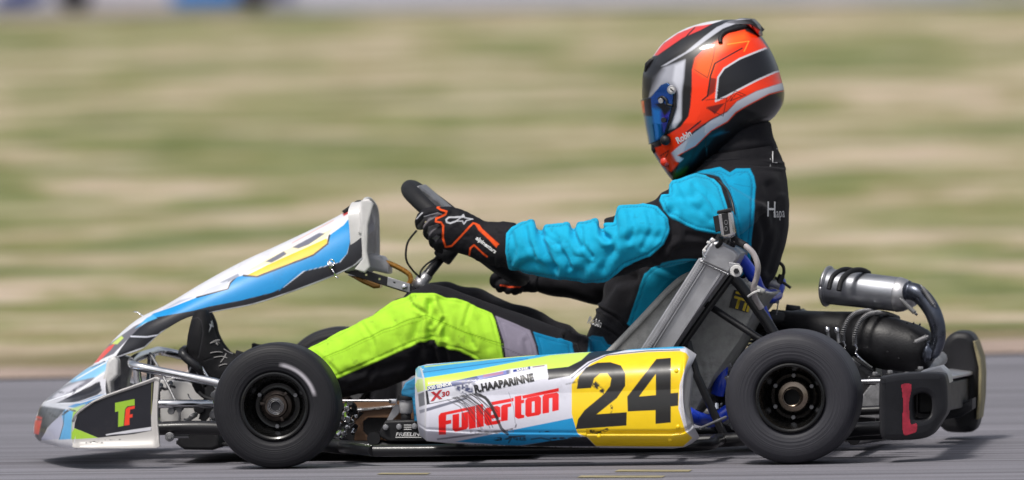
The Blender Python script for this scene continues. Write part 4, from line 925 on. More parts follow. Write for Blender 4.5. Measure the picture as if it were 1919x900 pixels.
# fittings behind the back
mb = MB().add(*tube_vf(PP([(1460, 492, .0), (1468, 500, 0), (1468, 515, 0), (1458, 525, .0)]), .0035, 8, 4), 0).add(*tube_vf(PP([(1452, 520, 0), (1468, 530, 0), (1482, 540, 0)]), .003, 8, 4), 0)
mb.add(*cyl_vf(P(1448, 532, 0), (1, .2, -.3), .011, .03, 14), 1).add(*cyl_vf(P(1462, 524, 0), (.4, .2, 1), .007, .02, 12), 0).add(*box_vf(P(1450, 545, 0), (.025, .02, .012), (0, .4, 0), .002), 1)
mb.add(*tube_vf(PP([(1462, 545, 0), (1458, 570, 0), (1455, 590, 0)]), .0015, 6, 3), 1); mb.add(*cyl_vf(P(1457, 566, 0), (0, 1, 0), .004, .01, 10), 1)
mb.split('hose_fitting', [m_black, m_alud], kart, sharp=40)

# --- engine on the far side
eng = MB()
eng.add(*box_vf(P(1450, 735, .17), (.20, .16, .16), (0, .1, 0), .012), 0)
eng.add(*box_vf(P(1395, 760, .12), (.14, .12, .10), (0, 0, 0), .012), 0)
for i in range(9): eng.add(*box_vf(P(1452, 672-i*7, .16), (.115-.002*i, .115, .0028), (0, .12, 0), .0008), 1)
eng.add(*cyl_vf(P(1450, 640, .16), (.1, 0, 1), .045, .11, 28), 0)
eng.add(*cyl_vf(P(1440, 740, .05), (0, 1, 0), .055, .05, 32), 1)
engine = eng.build('engine', [m_alud, m_black], kart, sharp=35)
slab('fuel_cap_block', [[(1448, 612), (1452, 600), (1478, 585), (1500, 580), (1512, 588), (1505, 610), (1480, 622), (1452, 622)]], .12, .2, m_exb, engine, bev=.006)
mk('ignition_coil', *cyl_vf(P(1486, 580, .16), (1, 0, -.15), .009, .03, 16), m_black, engine)
mk('breather', *cyl_vf(P(1466, 602, .13), (1, .1, -.05), .011, .045, 16), m_black, engine)
tube('carburettor_pipe', PP([(1400, 605, .05), (1440, 598, .08), (1480, 600, .1)]), .016, m_black, engine)
mb = MB()
for i in range(16):
    x = 1340+RNG.rand()*75; y = 690+RNG.rand()*120; mb.add(*tube_vf(PP([(x, y, -.1+.1*RNG.rand()), (x+RNG.rand()*26-10, y+RNG.rand()*24-6, -.1), (x+RNG.rand()*40-10, y+RNG.rand()*34, -.05)]), .003+.005*RNG.rand(), 8, 4), i % 3)
for i in range(12):
    x = 1325+RNG.rand()*70; y = 680+RNG.rand()*130; mb.add(*cyl_vf(P(x, y, -.12+.1*RNG.rand()), (RNG.rand()-.5, 1, RNG.rand()-.5), .006+.009*RNG.rand(), .02, 10), i % 3)
mb.split('engine_fitting', [m_black, m_alud, m_chrome], kart, sharp=40)
slab('chain_guard', [[(1340, 690), (1420, 640), (1560, 650), (1640, 700), (1640, 800), (1560, 815), (1340, 812)]], -.02, .02, m_black, kart, bev=.01)
slab('engine_mount', [[(1596, 660), (1640, 690), (1648, 790), (1600, 800), (1585, 730)]], .02, .20, m_exb, kart, bev=.01)
slab('engine_side_plate', [[(1612, 745), (1648, 700), (1650, 785), (1606, 782)]], -.04, .0, m_alud, kart, bev=.003)

# --- exhaust
def axis_lathe(name, a_, b_, prof, m, parent, n=56, **k):
    A = P(*a_); B = P(*b_); T = B-A; Ln = np.linalg.norm(T); return mk(name, *lathe_vf([(t*Ln, r*PX) for t, r in prof], A, T, n), m, parent, sharp=50, **k)
ch = axis_lathe('exhaust_chamber', (1478, 604, .10), (1750, 662, .02), [(-.12, 0), (-.12, 18), (.0, 22), (.05, 26), (.28, 38), (.42, 46), (.46, 48), (.47, 50), (.72, 51), (.73, 50), (.86, 47), (.93, 41), (.98, 30), (1.0, 18), (1.005, 0)], m_exb, kart)
si = axis_lathe('silencer', (1546, 536, .08), (1716, 556, .02), [(-.0, 0), (0, 33), (.015, 36), (.05, 36.5), (.06, 34), (.10, 34), (.82, 33), (.90, 29), (.96, 22), (1.0, 17), (1.0, 0)], m_steel, kart)
axis_lathe('silencer_cone', (1546, 536, .08), (1716, 556, .02), [(.80, 33), (.81, 33.8), (.88, 31), (.955, 23.5), (1.0, 18.5), (1.01, 15)], m_alu, si)
def ringband(name, a_, b_, ts, r, rw, m, parent, arc=(0, 360)):
    A = P(*a_); B = P(*b_); T = B-A; Ln = np.linalg.norm(T); T /= Ln; X = np.cross(T, (0, 0, 1.)); X /= np.linalg.norm(X); Y = np.cross(T, X)
    pts = [A+T*Ln*(ts+.06*math.sin(R_(d))*0)+(X*math.cos(R_(d))+Y*math.sin(R_(d)))*r*PX for d in np.linspace(arc[0], arc[1], 37)]
    v, f = tube_vf(pts, rw, 10, 0); return mk(name, v, f, m, parent)
a_, b_ = (1546, 536, .08), (1716, 556, .02)
ringband('silencer_clamp', a_, b_, .03, 37, .0028, m_alu, si)
def arcstrap(p0, pts, r, m, par, name='retaining_spring'): return tube(name, PP(pts), r, m, par, n=10)
arcstrap(0, [(1553, 542, -.02), (1560, 520, -.01), (1575, 507, .02), (1592, 505, .05), (1604, 510, .08)], .0052, m_rubber, si, 'rubber_strap')
arcstrap(0, [(1572, 545, -.03), (1578, 524, -.02), (1594, 509, .01), (1614, 506, .04), (1628, 512, .07)], .0056, m_rubber, si, 'rubber_strap')
# coil springs round the chamber
def coil_path(pts, r, pitch, rw):
    pl = catmull(np.array(PP(pts)), 30); seg = np.linalg.norm(np.diff(pl, axis=0), axis=1); cl = np.concatenate([[0], np.cumsum(seg)]); n = int(cl[-1]/pitch*8); out_ = []
    T = np.gradient(pl, axis=0); T /= np.linalg.norm(T, axis=1)[:, None]
    for i in range(n):
        d = cl[-1]*i/n; c = np.array([np.interp(d, cl, pl[:, k]) for k in range(3)]); t = np.array([np.interp(d, cl, T[:, k]) for k in range(3)])
        X = np.cross(t, (0, 1., 0)); X /= np.linalg.norm(X)+1e-9; Y = np.cross(t, X); an = 2*math.pi*i/8; out_.append(c+r*(X*math.cos(an)+Y*math.sin(an)))
    return tube_vf(out_, rw, 5, 0)
for dx in (0, 22):
    pts = [(1580+dx, 640+dx*.25, -.03), (1580+dx, 622+dx*.2, -.045), (1588+dx, 602+dx*.15, -.04), (1602+dx, 588+dx*.15, -.02), (1620+dx, 583+dx*.15, .01), (1640+dx, 584+dx*.2, .05), (1662+dx, 592+dx*.2, .08)]
    mk('retaining_spring', *coil_path(pts, .0042, .0042, .0012), m_alud, ch); tube('spring_core', PP(pts), .0034, m_rubber, ch, n=8)
    tube('spring_hook', PP([(1580+dx, 640+dx*.25, -.04), (1584+dx, 648+dx*.25, -.045), (1582+dx, 656+dx*.25, -.04), (1592+dx, 668+dx*.25, -.04), (1612+dx, 684+dx*.2, -.02)]), .0016, m_chrome, ch, n=6)
for x, y in [(1550, 618), (1568, 619)]:
    mk('clamp_bolt', *cyl_vf(P(x, y, -.055), (0, .2, 1), .0055, .01, 12), m_chrome, ch); tube('clamp_bolt_shank', PP([(x+1, y+2, -.05), (x+4, y+24, -.05)]), .0035, m_alud, ch)
tube('tailpipe', PP([(1700, 545, .0), (1716, 548, -.01), (1733, 562, -.015), (1748, 585, -.02), (1757, 612, -.02), (1758, 636, -.02), (1750, 656, -.01), (1742, 660, .02)]), [.0185, .0185, .0182, .0175, .0165, .0155, .0165, .017], m_burnt, kart, n=20)
mb = MB()
mb.add(*lathe_vf([(-.006, .014), (-.006, .021), (0, .0235), (.004, .021), (.012, .018)], P(1738, 659, -.01), P(1760, 664, -.012)-P(1738, 659, -.01), 28), 0)
mb.add(*lathe_vf([(-.004, .016), (-.003, .0215), (.003, .0215), (.004, .018)], P(1700, 545, .0), P(1716, 550, 0)-P(1700, 545, 0), 28), 0)
mb.split('pipe_flange', m_burnt, kart)
for A_, B_ in [((1690, 563), (1714, 586)), ((1729, 540), (1750, 572)), ((1716, 641), (1736, 632))]:
    mb = MB().add(*coil_vf(P(*A_, -.035), P(*B_, -.035), .0042, 11, .0013), 0); d_ = np.array(B_)-np.array(A_)
    mb.add(*tube_vf(PP([tuple(np.array(A_)-d_*.18)+(-.03,), tuple(A_)+(-.035,)]), .002, 6, 0), 0).add(*tube_vf(PP([tuple(B_)+(-.035,), tuple(np.array(B_)+d_*.18)+(-.03,)]), .0028, 6, 0), 0)
    mb.build('exhaust_spring', m_alud, kart)
mb = MB()
for x, y in [(1684, 672), (1663, 660), (1700, 605), (1712, 606), (1724, 608)]: mb.add(*cyl_vf(P(x, y, -.03), (0, 1, .3), .002, .006, 8))
mb.split('chamber_rivet', m_exb, ch)

# --- rear bumper
m_tape = mat('red_marking', (.50, .03, .06), .55, var=.35, vscale=60)
yb = lambda q: (q[:, 0]-1648)*.0010
bump = slab('rear_bumper', [[(1648, 716), (1656, 707), (1700, 702), (1752, 703), (1765, 712), (1768, 750), (1767, 775), (1758, 792), (1742, 816), (1728, 824), (1700, 827), (1660, 825), (1650, 818), (1647, 790)],
                           [(1712, 742), (1728, 740), (1738, 752), (1738, 776), (1730, 788), (1712, 790), (1707, 782), (1706, 750)]], -.665, -.55, m_bumper, kart, bev=.012, ydef=yb, smooth=4)
mb = MB().add(*slab_vf([[(1708, 740), (1740, 740), (1740, 792), (1708, 792)]], -.50, -.495, .002, yb)); mb.build('bumper_recess', m_black, bump)
BV, BF = slab_vf([[(1648, 716), (1656, 707), (1700, 702), (1752, 703), (1765, 712), (1768, 750), (1767, 775), (1758, 792), (1742, 816), (1728, 824), (1700, 827), (1660, 825), (1650, 818), (1647, 790)], [(1712, 742), (1728, 740), (1738, 752), (1738, 776), (1730, 788), (1712, 790), (1707, 782), (1706, 750)]], -.665, -.55, .012, yb, 4)
bbv = bvh_of(BV, BF)
tl = catmull(np.array([(1688, 722), (1692, 719), (1704, 718.5), (1709, 722), (1708, 735), (1704, 755), (1705, 775), (1707, 794), (1715, 793), (1719, 795), (1718, 809), (1710, 813), (1697, 817), (1692, 812), (1690, 790), (1692, 760), (1690, 735)]), 3, True)
v, f = [], []
xs_, ys_ = np.arange(1684, 1726, 1.2), np.arange(714, 822, 1.2); gx, gy = np.meshgrid(xs_, ys_, indexing='ij'); gp = np.stack([gx.ravel(), gy.ravel()], 1)
inside = sdf(gp, [tl.tolist()]) > 0; ny_ = len(ys_); V = [stick(a_, b_, bbv, -.66, .0009) for a_, b_ in gp]
F = [fc for fc in grid_faces(len(xs_), ny_) if all(inside[i] for i in fc)]
mk('red_tape', V, F, m_tape, bump)
slab('bumper_top_plate', [[(1718, 703), (1722, 698), (1755, 690), (1768, 703), (1772, 722), (1768, 722), (1762, 706)]], -.60, -.50, m_alu, bump, bev=.003, ydef=yb)
# crossbar: silver topped beam running across the kart
def beam(name, pa, pb, hw, hh, m, rot=0, par=None):
    A = P(*pa); B = P(*pb); V = []
    for c_ in (A, B):
        for dx, dz in [(-hw, -hh), (hw, -hh), (hw, hh), (-hw, hh)]:
            V.append(c_+np.array([dx*math.cos(rot)-dz*math.sin(rot), 0, dx*math.sin(rot)+dz*math.cos(rot)]))
    o = mk(name, V, [[0, 1, 5, 4], [1, 2, 6, 5], [2, 3, 7, 6], [3, 0, 4, 7], [3, 2, 1, 0], [4, 5, 6, 7]], m, par or bump, smooth=False); b_ = o.modifiers.new('b', 'BEVEL'); b_.width = .004; b_.segments = 3; return o
beam('bumper_crossbar', (1738, 748, -.50), (1800, 735, .52), .020, .030, m_black)
beam('crossbar_top_plate', (1739, 710, -.52), (1801, 697, .50), .026, .004, m_alu, R_(-8))
slab('bumper_end_guard', [[(1764, 690), (1763, 665), (1770, 640), (1784, 625), (1800, 622), (1818, 626), (1830, 645), (1838, 680), (1838, 740), (1834, 785), (1826, 806), (1812, 811), (1778, 810), (1764, 802), (1757, 788), (1757, 740)]], .50, .63, m_bumper, kart, bev=.014, smooth=4, label='tall rounded wheel guard at the far end of the rear bumper')
slab('guard_edge_strip', [[(1823, 640), (1827, 640), (1838, 672), (1840, 700), (1839, 745), (1834, 786), (1829, 786), (1833, 740), (1834, 690)]], .47, .62, m_yel, kart, bev=.003)
slab('crossbar_lower_arm', [[(1742, 768), (1790, 760), (1822, 748), (1822, 768), (1800, 782), (1742, 792)]], .30, .42, m_bumper, kart, bev=.008)
tube('bumper_support_rod', PP([(1596, 716, -.3), (1662, 714, -.3)]), .005, m_chrome, kart); tube('bumper_support_rod', PP([(1590, 771, -.3), (1660, 768, -.3)]), .0095, m_tubeb, kart)
tube('exhaust_carrier', PP([(1730, 700, .1), (1762, 672, .25)]), .016, m_alud, kart)
mb = MB()
for x, y in [(1632, 708), (1640, 700), (1662, 704), (1668, 697), (1700, 700), (1725, 690)]:
    mb.add(*cyl_vf(P(x, y, -.2), (0, 0, 1), .006, .006, 6), 0); mb.add(*cyl_vf(P(x, y+8, -.2), (0, 0, 1), .012, .012, 20), 1)
mb.add(*box_vf(P(1650, 712, -.2), (.05, .04, .012), bev=.002), 1); mb.split('exhaust_mount', [m_alud, m_black], kart, sharp=35)
tube('rear_frame_tube', PP([(1520, 822, -.36), (1600, 806, -.36), (1665, 802, -.40)]), .0145, m_tubeb, kart, n=14)

# --- small action camera on the radiator cap
cam_t = slab('action_camera', [[(1350, 396), (1368, 394), (1373, 400), (1378, 436), (1374, 445), (1356, 446), (1350, 440), (1345, 402)]], -.395, -.355, m_chrome, None, bev=.005)
cam_t['label'] = 'small silver and black action camera clamped beside the radiator cap'; cam_t['category'] = 'camera'
slab('camera_face', [[(1352, 401), (1364, 399), (1368, 438), (1357, 441)]], -.398, -.394, m_black, cam_t, bev=.001)
slab('camera_front', [[(1336, 406), (1347, 403), (1352, 432), (1341, 436)]], -.39, -.36, m_black, cam_t, bev=.002)
slab('camera_latch', [[(1343, 401), (1344, 395), (1368, 390), (1370, 397), (1352, 400)]], -.40, -.352, m_black, cam_t, bev=.002)
mb = MB()
for y in (417, 429): 
    ring = [P(1360+5*math.cos(t)*.6+.5, y+5*math.sin(t)*.8, -.3985) for t in np.linspace(0, 2*math.pi, 17)[:-1]]; mb.add(*tube_vf(ring, .0006, 5, 0, True))
mb.split('camera_emblem', m_alud, cam_t)
tube('camera_foot', PP([(1352, 446, -.375), (1350, 456, -.37), (1344, 462, -.36)]), .005, m_black, cam_t)
# --- second kart, standing on the far road
FY = 67.15
def far_pt(px, h, dy=0.0):
    p_ = P(px, 10, FY+dy); return np.array([p_[0], FY+dy, float(terr(np.array(p_[0]), np.array(FY)))+.032+h])
m_fb = mat('bright_blue_bodywork', srgb((30, 120, 190)), .3, coat=.4); m_fdb = mat('dark_blue_bodywork', srgb((25, 50, 110)), .3, coat=.4); m_tan = mat('tan_floor_panel', srgb((190, 150, 110)), .6)
k2 = empty('racing_kart', tuple(far_pt(290, 0)), 'far off blue kart standing on the pale road beyond the grass', 'go-kart')
def clone_wheel(src, px, dy):
    c = copy_tree(src, k2, Vector((0, 0, 0))); r_ = RF if src is fw else RR_
    p_ = far_pt(px, r_, dy); c.location = Vector(p_)-WO[k2.name]; WO[c.name] = Vector(p_)
    if dy > 0: c.rotation_euler = (0, 0, R_(180))
for px, dy, s_ in [(140, -.5, fw), (140, .5, fw), (480, -.55, rw), (480, .55, rw)]: clone_wheel(s_, px, dy)
def fslab(name, prof, y0, y1, m, bev=.02):
    A = [far_pt(x, h, y0) for x, h in prof]; B = [far_pt(x, h, y1) for x, h in prof]; n = len(prof)
    o = mk(name, A+B, [list(range(n)), list(range(n, 2*n))[::-1]]+[[i, i+n, (i+1) % n+n, (i+1) % n] for i in range(n)], m, k2, smooth=False); b_ = o.modifiers.new('b', 'BEVEL'); b_.width = bev; b_.segments = 3
fslab('side_pod', [(320, .035), (440, .035), (455, .10), (430, .22), (325, .19)], -.62, -.45, m_fb); fslab('side_pod', [(320, .035), (440, .035), (455, .10), (430, .22), (325, .19)], .45, .62, m_fb)
fslab('nose_fairing', [(-20, .04), (60, .04), (95, .16), (40, .22), (-10, .10)], -.48, .48, m_fdb); fslab('floor_tray', [(90, .03), (500, .03), (500, .045), (90, .045)], -.3, .3, m_tan, .003)
fslab('front_panel', [(50, .24), (160, .52), (170, .50), (75, .20)], -.12, .12, m_fb); fslab('seat', [(330, .05), (430, .05), (470, .55), (455, .56), (415, .12), (335, .12)], -.2, .2, m_black)
fslab('engine', [(400, .05), (470, .05), (470, .30), (410, .30)], .25, .45, m_black); fslab('rear_bumper', [(520, .06), (550, .06), (550, .2), (520, .2)], -.6, .6, m_fdb)

# ------------------------------------------------------------------ driver
drv = empty('person', tuple(P(1230, 700, 0)), 'kart driver in black, turquoise and lime suit and orange helmet, both hands on the wheel', 'person')
torso = [(1080, 690, 1190, 800, 0, .165), (1092, 650, 1262, 780, 0, .18), (1104, 618, 1325, 700, 0, .175), (1122, 575, 1385, 620, 0, .165), (1136, 530, 1430, 558, 0, .165), (1180, 480, 1458, 498, 0, .18), (1215, 425, 1474, 440, 0, .195),
         (1240, 372, 1477, 385, 0, .195), (1268, 340, 1473, 330, 0, .155), (1300, 322, 1466, 300, 0, .10), (1315, 305, 1456, 275, 0, .085), (1330, 280, 1448, 250, 0, .075), (1340, 250, 1445, 225, 0, .07)]
arm = [(930, 424, 928, 505, -.165, .036), (950, 430, 950, 497, -.175, .042), (975, 419, 975, 508, -.19, .048), (997, 415, 1000, 512, -.20, .05), (1016, 429, 1020, 515, -.21, .05), (1038, 422, 1042, 517, -.22, .052),
       (1062, 420, 1065, 521, -.235, .053), (1075, 427, 1082, 523, -.24, .053), (1092, 418, 1100, 526, -.25, .055), (1113, 413, 1122, 527, -.26, .057), (1130, 424, 1146, 522, -.268, .058), (1148, 400, 1172, 511, -.275, .06),
       (1165, 388, 1200, 500, -.28, .062), (1203, 383, 1242, 500, -.28, .064), (1232, 372, 1290, 492, -.265, .066), (1256, 345, 1335, 480, -.235, .07), (1290, 330, 1400, 430, -.20, .07), (1330, 322, 1440, 390, -.13, .07)]
farm = [(955, 515, 960, 540, .11, .03), (1000, 518, 1000, 545, .14, .035), (1045, 510, 1045, 556, .18, .042), (1085, 505, 1100, 568, .21, .045), (1125, 480, 1150, 570, .24, .052), (1180, 430, 1230, 545, .25, .06), (1240, 370, 1320, 480, .22, .07), (1290, 335, 1400, 430, .16, .07)]
leg = [(440, 655, 455, 735, -.145, .036), (500, 668, 520, 742, -.155, .042), (578, 652, 600, 750, -.17, .048), (640, 621, 665, 741, -.18, .054), (700, 589, 730, 725, -.19, .058), (755, 558, 775, 705, -.20, .064), (790, 536, 800, 690, -.205, .068), (815, 533, 812, 690, -.205, .07),
       (860, 546, 840, 700, -.20, .072), (930, 572, 905, 715, -.19, .078), (1000, 596, 975, 735, -.18, .085), (1060, 620, 1050, 755, -.16, .09), (1110, 640, 1120, 775, -.12, .09)]
fleg = [(470, 640, 480, 705, .15, .04), (600, 655, 620, 730, .16, .05), (700, 590, 730, 710, .16, .058), (790, 536, 800, 680, .16, .068), (815, 527, 812, 690, .16, .07), (880, 537, 860, 690, .16, .075), (950, 562, 930, 700, .16, .08), (1030, 592, 1020, 725, .15, .085), (1100, 630, 1110, 760, .12, .09)]
V, F, N = remesh([loft_vf(torso, 48, 5), loft_vf(arm, 36, 5), loft_vf(farm, 28, 5), loft_vf(leg, 36, 6), loft_vf(fleg, 28, 5)], .0046, 5, 1)
p0 = proj(V); Vm = V.copy(); Vm[:, 1] = -np.abs(V[:, 1]); near = V[:, 1] < .03
farlimb = V[:, 1] > .03
# which limb a vertex belongs to
cz = lambda pts: Z(pts, 560, 500, 3.0); az = lambda pts: Z(pts, 900, 300, 3.4615)
sleeve = [(950, 439), (960, 428), (975, 417), (995, 411), (1008, 414), (1016, 430), (1030, 422), (1062, 417), (1073, 424), (1085, 417), (1114, 409), (1125, 423), (1135, 424), (1148, 416), (1149, 402), (1163, 386), (1203, 381), (1232, 389), (1252, 410), (1256, 430), (1244, 459), (1218, 479), (1169, 499), (1140, 521), (1114, 530), (1073, 526), (1039, 519), (972, 513), (955, 499), (948, 473)]
shoulder = az([(1220, 150), (1300, 128), (1400, 88), (1500, 108), (1560, 170), (1595, 290), (1612, 350), (1600, 440), (1555, 482), (1400, 455), (1280, 400), (1190, 330), (1165, 270), (1180, 235), (1222, 215)])
yoke = az([(1290, 132), (1420, 72), (1560, 50), (1620, 82), (1660, 58), (1750, 58), (1775, 110), (1785, 180), (1765, 450), (1742, 700), (1690, 760), (1690, 600), (1665, 480), (1640, 330), (1600, 190), (1550, 110), (1490, 92), (1400, 85)])
sidep = [(1210, 514), (1225, 500), (1240, 490), (1280, 484), (1340, 486), (1400, 540), (1300, 600), (1215, 640), (1176, 608)]
green = [(560, 665), (580, 652), (630, 622), (700, 583), (773, 552), (790, 550), (808, 552), (867, 564), (922, 588), (928, 602), (938, 640), (946, 690), (900, 690), (893, 674), (862, 658), (838, 653), (818, 645), (815, 637), (790, 640), (720, 672), (660, 698), (625, 712), (575, 730)]
greyp = [(928, 592), (993, 619), (1003, 645), (1009, 672), (1000, 700), (952, 700), (944, 640)]
turq = [(999, 622), (1070, 642), (1076, 665), (1080, 700), (1016, 700), (1008, 650)]
hipt = [(1103, 632), (1110, 629), (1130, 632), (1138, 645), (1148, 648), (1150, 680), (1098, 680), (1101, 650)]
pads = {'sleeve': (sleeve, V[:, 1] < -.12), 'shoulder': (shoulder, V[:, 1] < -.05), 'yoke': (yoke, V[:, 1] < .0), 'side': (sidep, (V[:, 1] < .0)), 'green': (green, V[:, 1] < -.03), 'grey': (greyp, V[:, 1] < -.03), 'turq': (turq, V[:, 1] < -.03), 'hip': (hipt, V[:, 1] < -.03)}
disp = np.zeros(len(V)); front = N[:, 1] < .25
SD = {}
for k, (pl, msk) in pads.items():
    sd = np.full(len(V), -99.)
    m_ = msk & front; ix = np.nonzero(m_)[0]; sd[ix] = sdf(p0[ix], [pl]); SD[k] = sd
    lift = .0028 if k in ('sleeve', 'shoulder') else .0014
    disp += lift*np.clip(sd/2.5+.5, 0, 1)
    disp -= .0016*np.exp(-((sd-6.0)/2.0)**2)
def crease(pl, depth, wd, msk=None):
    global disp
    m_ = near if msk is None else msk; ix = np.nonzero(m_)[0]; q = p0[ix]
    xs = [a_[0] for a_ in pl]; ys = [a_[1] for a_ in pl]; bb = (q[:, 0] > min(xs)-3*wd) & (q[:, 0] < max(xs)+3*wd) & (q[:, 1] > min(ys)-3*wd) & (q[:, 1] < max(ys)+3*wd)
    ix = ix[bb]; d = pdist(p0[ix], pl)
    disp[ix] += -depth*np.exp(-(d/wd)**2)+depth*.55*np.exp(-((d-1.9*wd)/(1.1*wd))**2)
AM = V[:, 1] < -.12
for pl, dp, wd in [([(1010, 418), (1014, 445), (1024, 475), (1042, 500)], .008, 7), ([(975, 500), (1000, 490), (1040, 505)], .005, 8), ([(960, 440), (966, 465), (962, 490)], .003, 5),
                   ([(1074, 420), (1076, 440), (1088, 462)], .006, 6), ([(1127, 415), (1130, 440), (1140, 448)], .009, 6), ([(1148, 398), (1154, 425), (1148, 470), (1130, 500)], .006, 8),
                   ([(1085, 510), (1110, 490), (1140, 470)], .0035, 9), ([(1170, 450), (1200, 440), (1235, 445)], .003, 8), ([(1250, 352), (1262, 372), (1300, 368)], .004, 8), ([(1240, 400), (1275, 385), (1310, 392)], .0025, 8),
                   ([(1055, 480), (1065, 500), (1090, 512)], .003, 7), ([(1035, 440), (1050, 455)], .003, 6), ([(1256, 400), (1262, 440), (1235, 478)], .006, 7), ([(1265, 470), (1320, 462)], .004, 7), ([(1290, 440), (1330, 450)], .003, 6)]: crease(pl, dp, wd, AM)
for pl, dp, wd in [([(1020, 440), (1050, 462), (1070, 500)], .0035, 4), ([(1090, 430), (1096, 460), (1110, 480)], .003, 4), ([(985, 430), (990, 455), (1005, 480)], .003, 4.5), ([(1180, 400), (1190, 425), (1180, 450)], .0025, 5), ([(1215, 400), (1222, 430), (1205, 462)], .0025, 5), ([(1300, 350), (1330, 375), (1352, 410)], .0025, 5), ([(1275, 350), (1290, 380), (1330, 412)], .002, 5), ([(1230, 500), (1270, 520), (1240, 560)], .003, 5)]: crease(pl, dp, wd, AM)
LM = V[:, 1] < -.1
for pl, dp, wd in [([(775, 575), (800, 590), (806, 610)], .003, 3.5), ([(830, 600), (815, 625), (818, 645)], .003, 3.5), ([(590, 662), (625, 690), (640, 705)], .002, 4), ([(680, 610), (700, 640), (706, 668)], .002, 4), ([(880, 575), (870, 610), (890, 650)], .002, 4), ([(700, 690), (690, 712), (660, 725)], .003, 5), ([(806, 566), (800, 600), (806, 636)], .004, 5), ([(822, 566), (836, 596), (834, 632)], .003, 6), ([(770, 566), (786, 600), (780, 640)], .003, 8), ([(730, 590), (745, 640)], .0025, 10), ([(640, 640), (650, 690)], .002, 9), ([(860, 580), (880, 620), (885, 660)], .0025, 9), ([(806, 570), (812, 600), (808, 640), (822, 690)], .006, 7), ([(796, 585), (780, 612), (770, 640)], .003, 7), ([(816, 590), (835, 612), (842, 640)], .003, 7), ([(835, 560), (850, 600), (880, 640)], .0025, 9), ([(760, 560), (740, 600)], .0025, 9), ([(700, 620), (690, 660)], .002, 9),
                   ([(830, 650), (838, 690)], .006, 6), ([(790, 650), (770, 700)], .004, 8), ([(1060, 632), (1085, 640), (1092, 660)], .006, 5), ([(1075, 622), (1098, 628)], .005, 5), ([(900, 600), (915, 650)], .002, 8), ([(985, 640), (990, 668)], .002, 5), ([(650, 700), (720, 690), (760, 680)], .003, 8)]: crease(pl, dp, wd, LM)
BM = V[:, 1] < .02
for pl, dp, wd in [([(1128, 560), (1150, 530), (1190, 520)], .006, 9), ([(1150, 600), (1175, 560), (1185, 520)], .004, 9), ([(1440, 350), (1450, 420), (1430, 500)], .004, 9), ([(1425, 400), (1435, 450), (1415, 520)], .004, 7), ([(1462, 380), (1462, 440), (1440, 510)], .003, 6),
                   ([(1120, 575), (1160, 600), (1200, 640)], .004, 3), ([(1106, 600), (1150, 625), (1180, 650)], .003, 2.5), ([(1330, 290), (1380, 285), (1440, 278)], .004, 6), ([(1300, 312), (1380, 305), (1466, 312)], .003, 3)]: crease(pl, dp, wd, BM)
# folds on the far limbs
fm = V[:, 1] > .05; disp[fm] += .0025*np.sin(V[fm, 0]*95+3*np.sin(V[fm, 2]*40))*(N[fm, 2] > -2)
disp += .0010*(vnoise(p0, 30, 3)-.5)*2 + .0004*(vnoise(p0, 12, 9)-.5)*2
V = V+N*disp[:, None]
T_, G1 = (16, 166, 206), (170, 222, 56)
def lay(name, c): return ('p', pads[name][0], c, 1.6)
col = paint(p0, (20, 19, 24), [])
def over(name, c, soft=1.8, dirt=None):
    global col
    cv = np.clip(SD[name]/soft+.5, 0, 1)[:, None]; cc = np.tile(np.array(srgb(c)), (len(V), 1)); col = col*(1-cv)+cc*cv
over('yoke', (0, 146, 188)); over('side', (0, 138, 172)); over('shoulder', T_); over('sleeve', T_); over('green', G1); over('grey', (128, 122, 138)); over('turq', (0, 120, 165)); over('hip', (0, 120, 160))
gm = near & front & (V[:, 1] < -.05)
def lines(ls, msk):
    global col
    ix = np.nonzero(msk)[0]
    for pl, wd, c, A in ls:
        d = pdist(p0[ix], pl); cv = (np.clip(wd/2-d+.5, 0, 1)*A)[:, None]; col[ix] = col[ix]*(1-cv)+np.array(srgb(c))*cv
lines([([(602, 673), (660, 647), (720, 619), (780, 596), (800, 591), (808, 595), (870, 622), (943, 646)], 2.0, (110, 160, 10), .8), ([(598, 678), (660, 652), (720, 624), (800, 597), (810, 600), (943, 651)], 1.3, (120, 165, 20), .6),
       ([(622, 706), (700, 671), (760, 643), (812, 630)], 1.2, (110, 160, 10), .7), ([(944, 600), (950, 650), (952, 690)], 3, (20, 20, 24), 0), ([(940, 650), (975, 665), (1003, 675)], 1.5, (90, 85, 100), .8),
       ([(590, 650), (640, 628), (700, 590), (760, 566)], 1.1, (120, 170, 20), .5), ([(1002, 628), (1066, 648)], 1.2, (0, 90, 130), .7)], gm & (V[:, 1] < -.1))
lines([([(1365, 400), (1360, 360), (1345, 338), (1325, 330)], 4.5, (24, 24, 28), 1), ([(1385, 330), (1396, 322)], 1.2, (0, 100, 140), .7), ([(1375, 345), (1400, 350), (1412, 352)], 1.2, (0, 100, 140), .6), ([(1409, 330), (1410, 360), (1398, 495)], 1.2, (0, 100, 140), .6)], (V[:, 1] < -.05) & front)
# dotted stitching along pad edges
for k, c in (('sleeve', (0, 95, 130)), ('shoulder', (0, 95, 130)), ('yoke', (0, 95, 130)), ('side', (0, 80, 105))):
    for off in (6.0,):
        st = np.exp(-((SD[k]-off)/1.6)**2)*(.5+.3*np.sin(p0[:, 0]*1.1+p0[:, 1]*.7))*.8; col = col*(1-st[:, None])+np.array(srgb(c))*st[:, None]
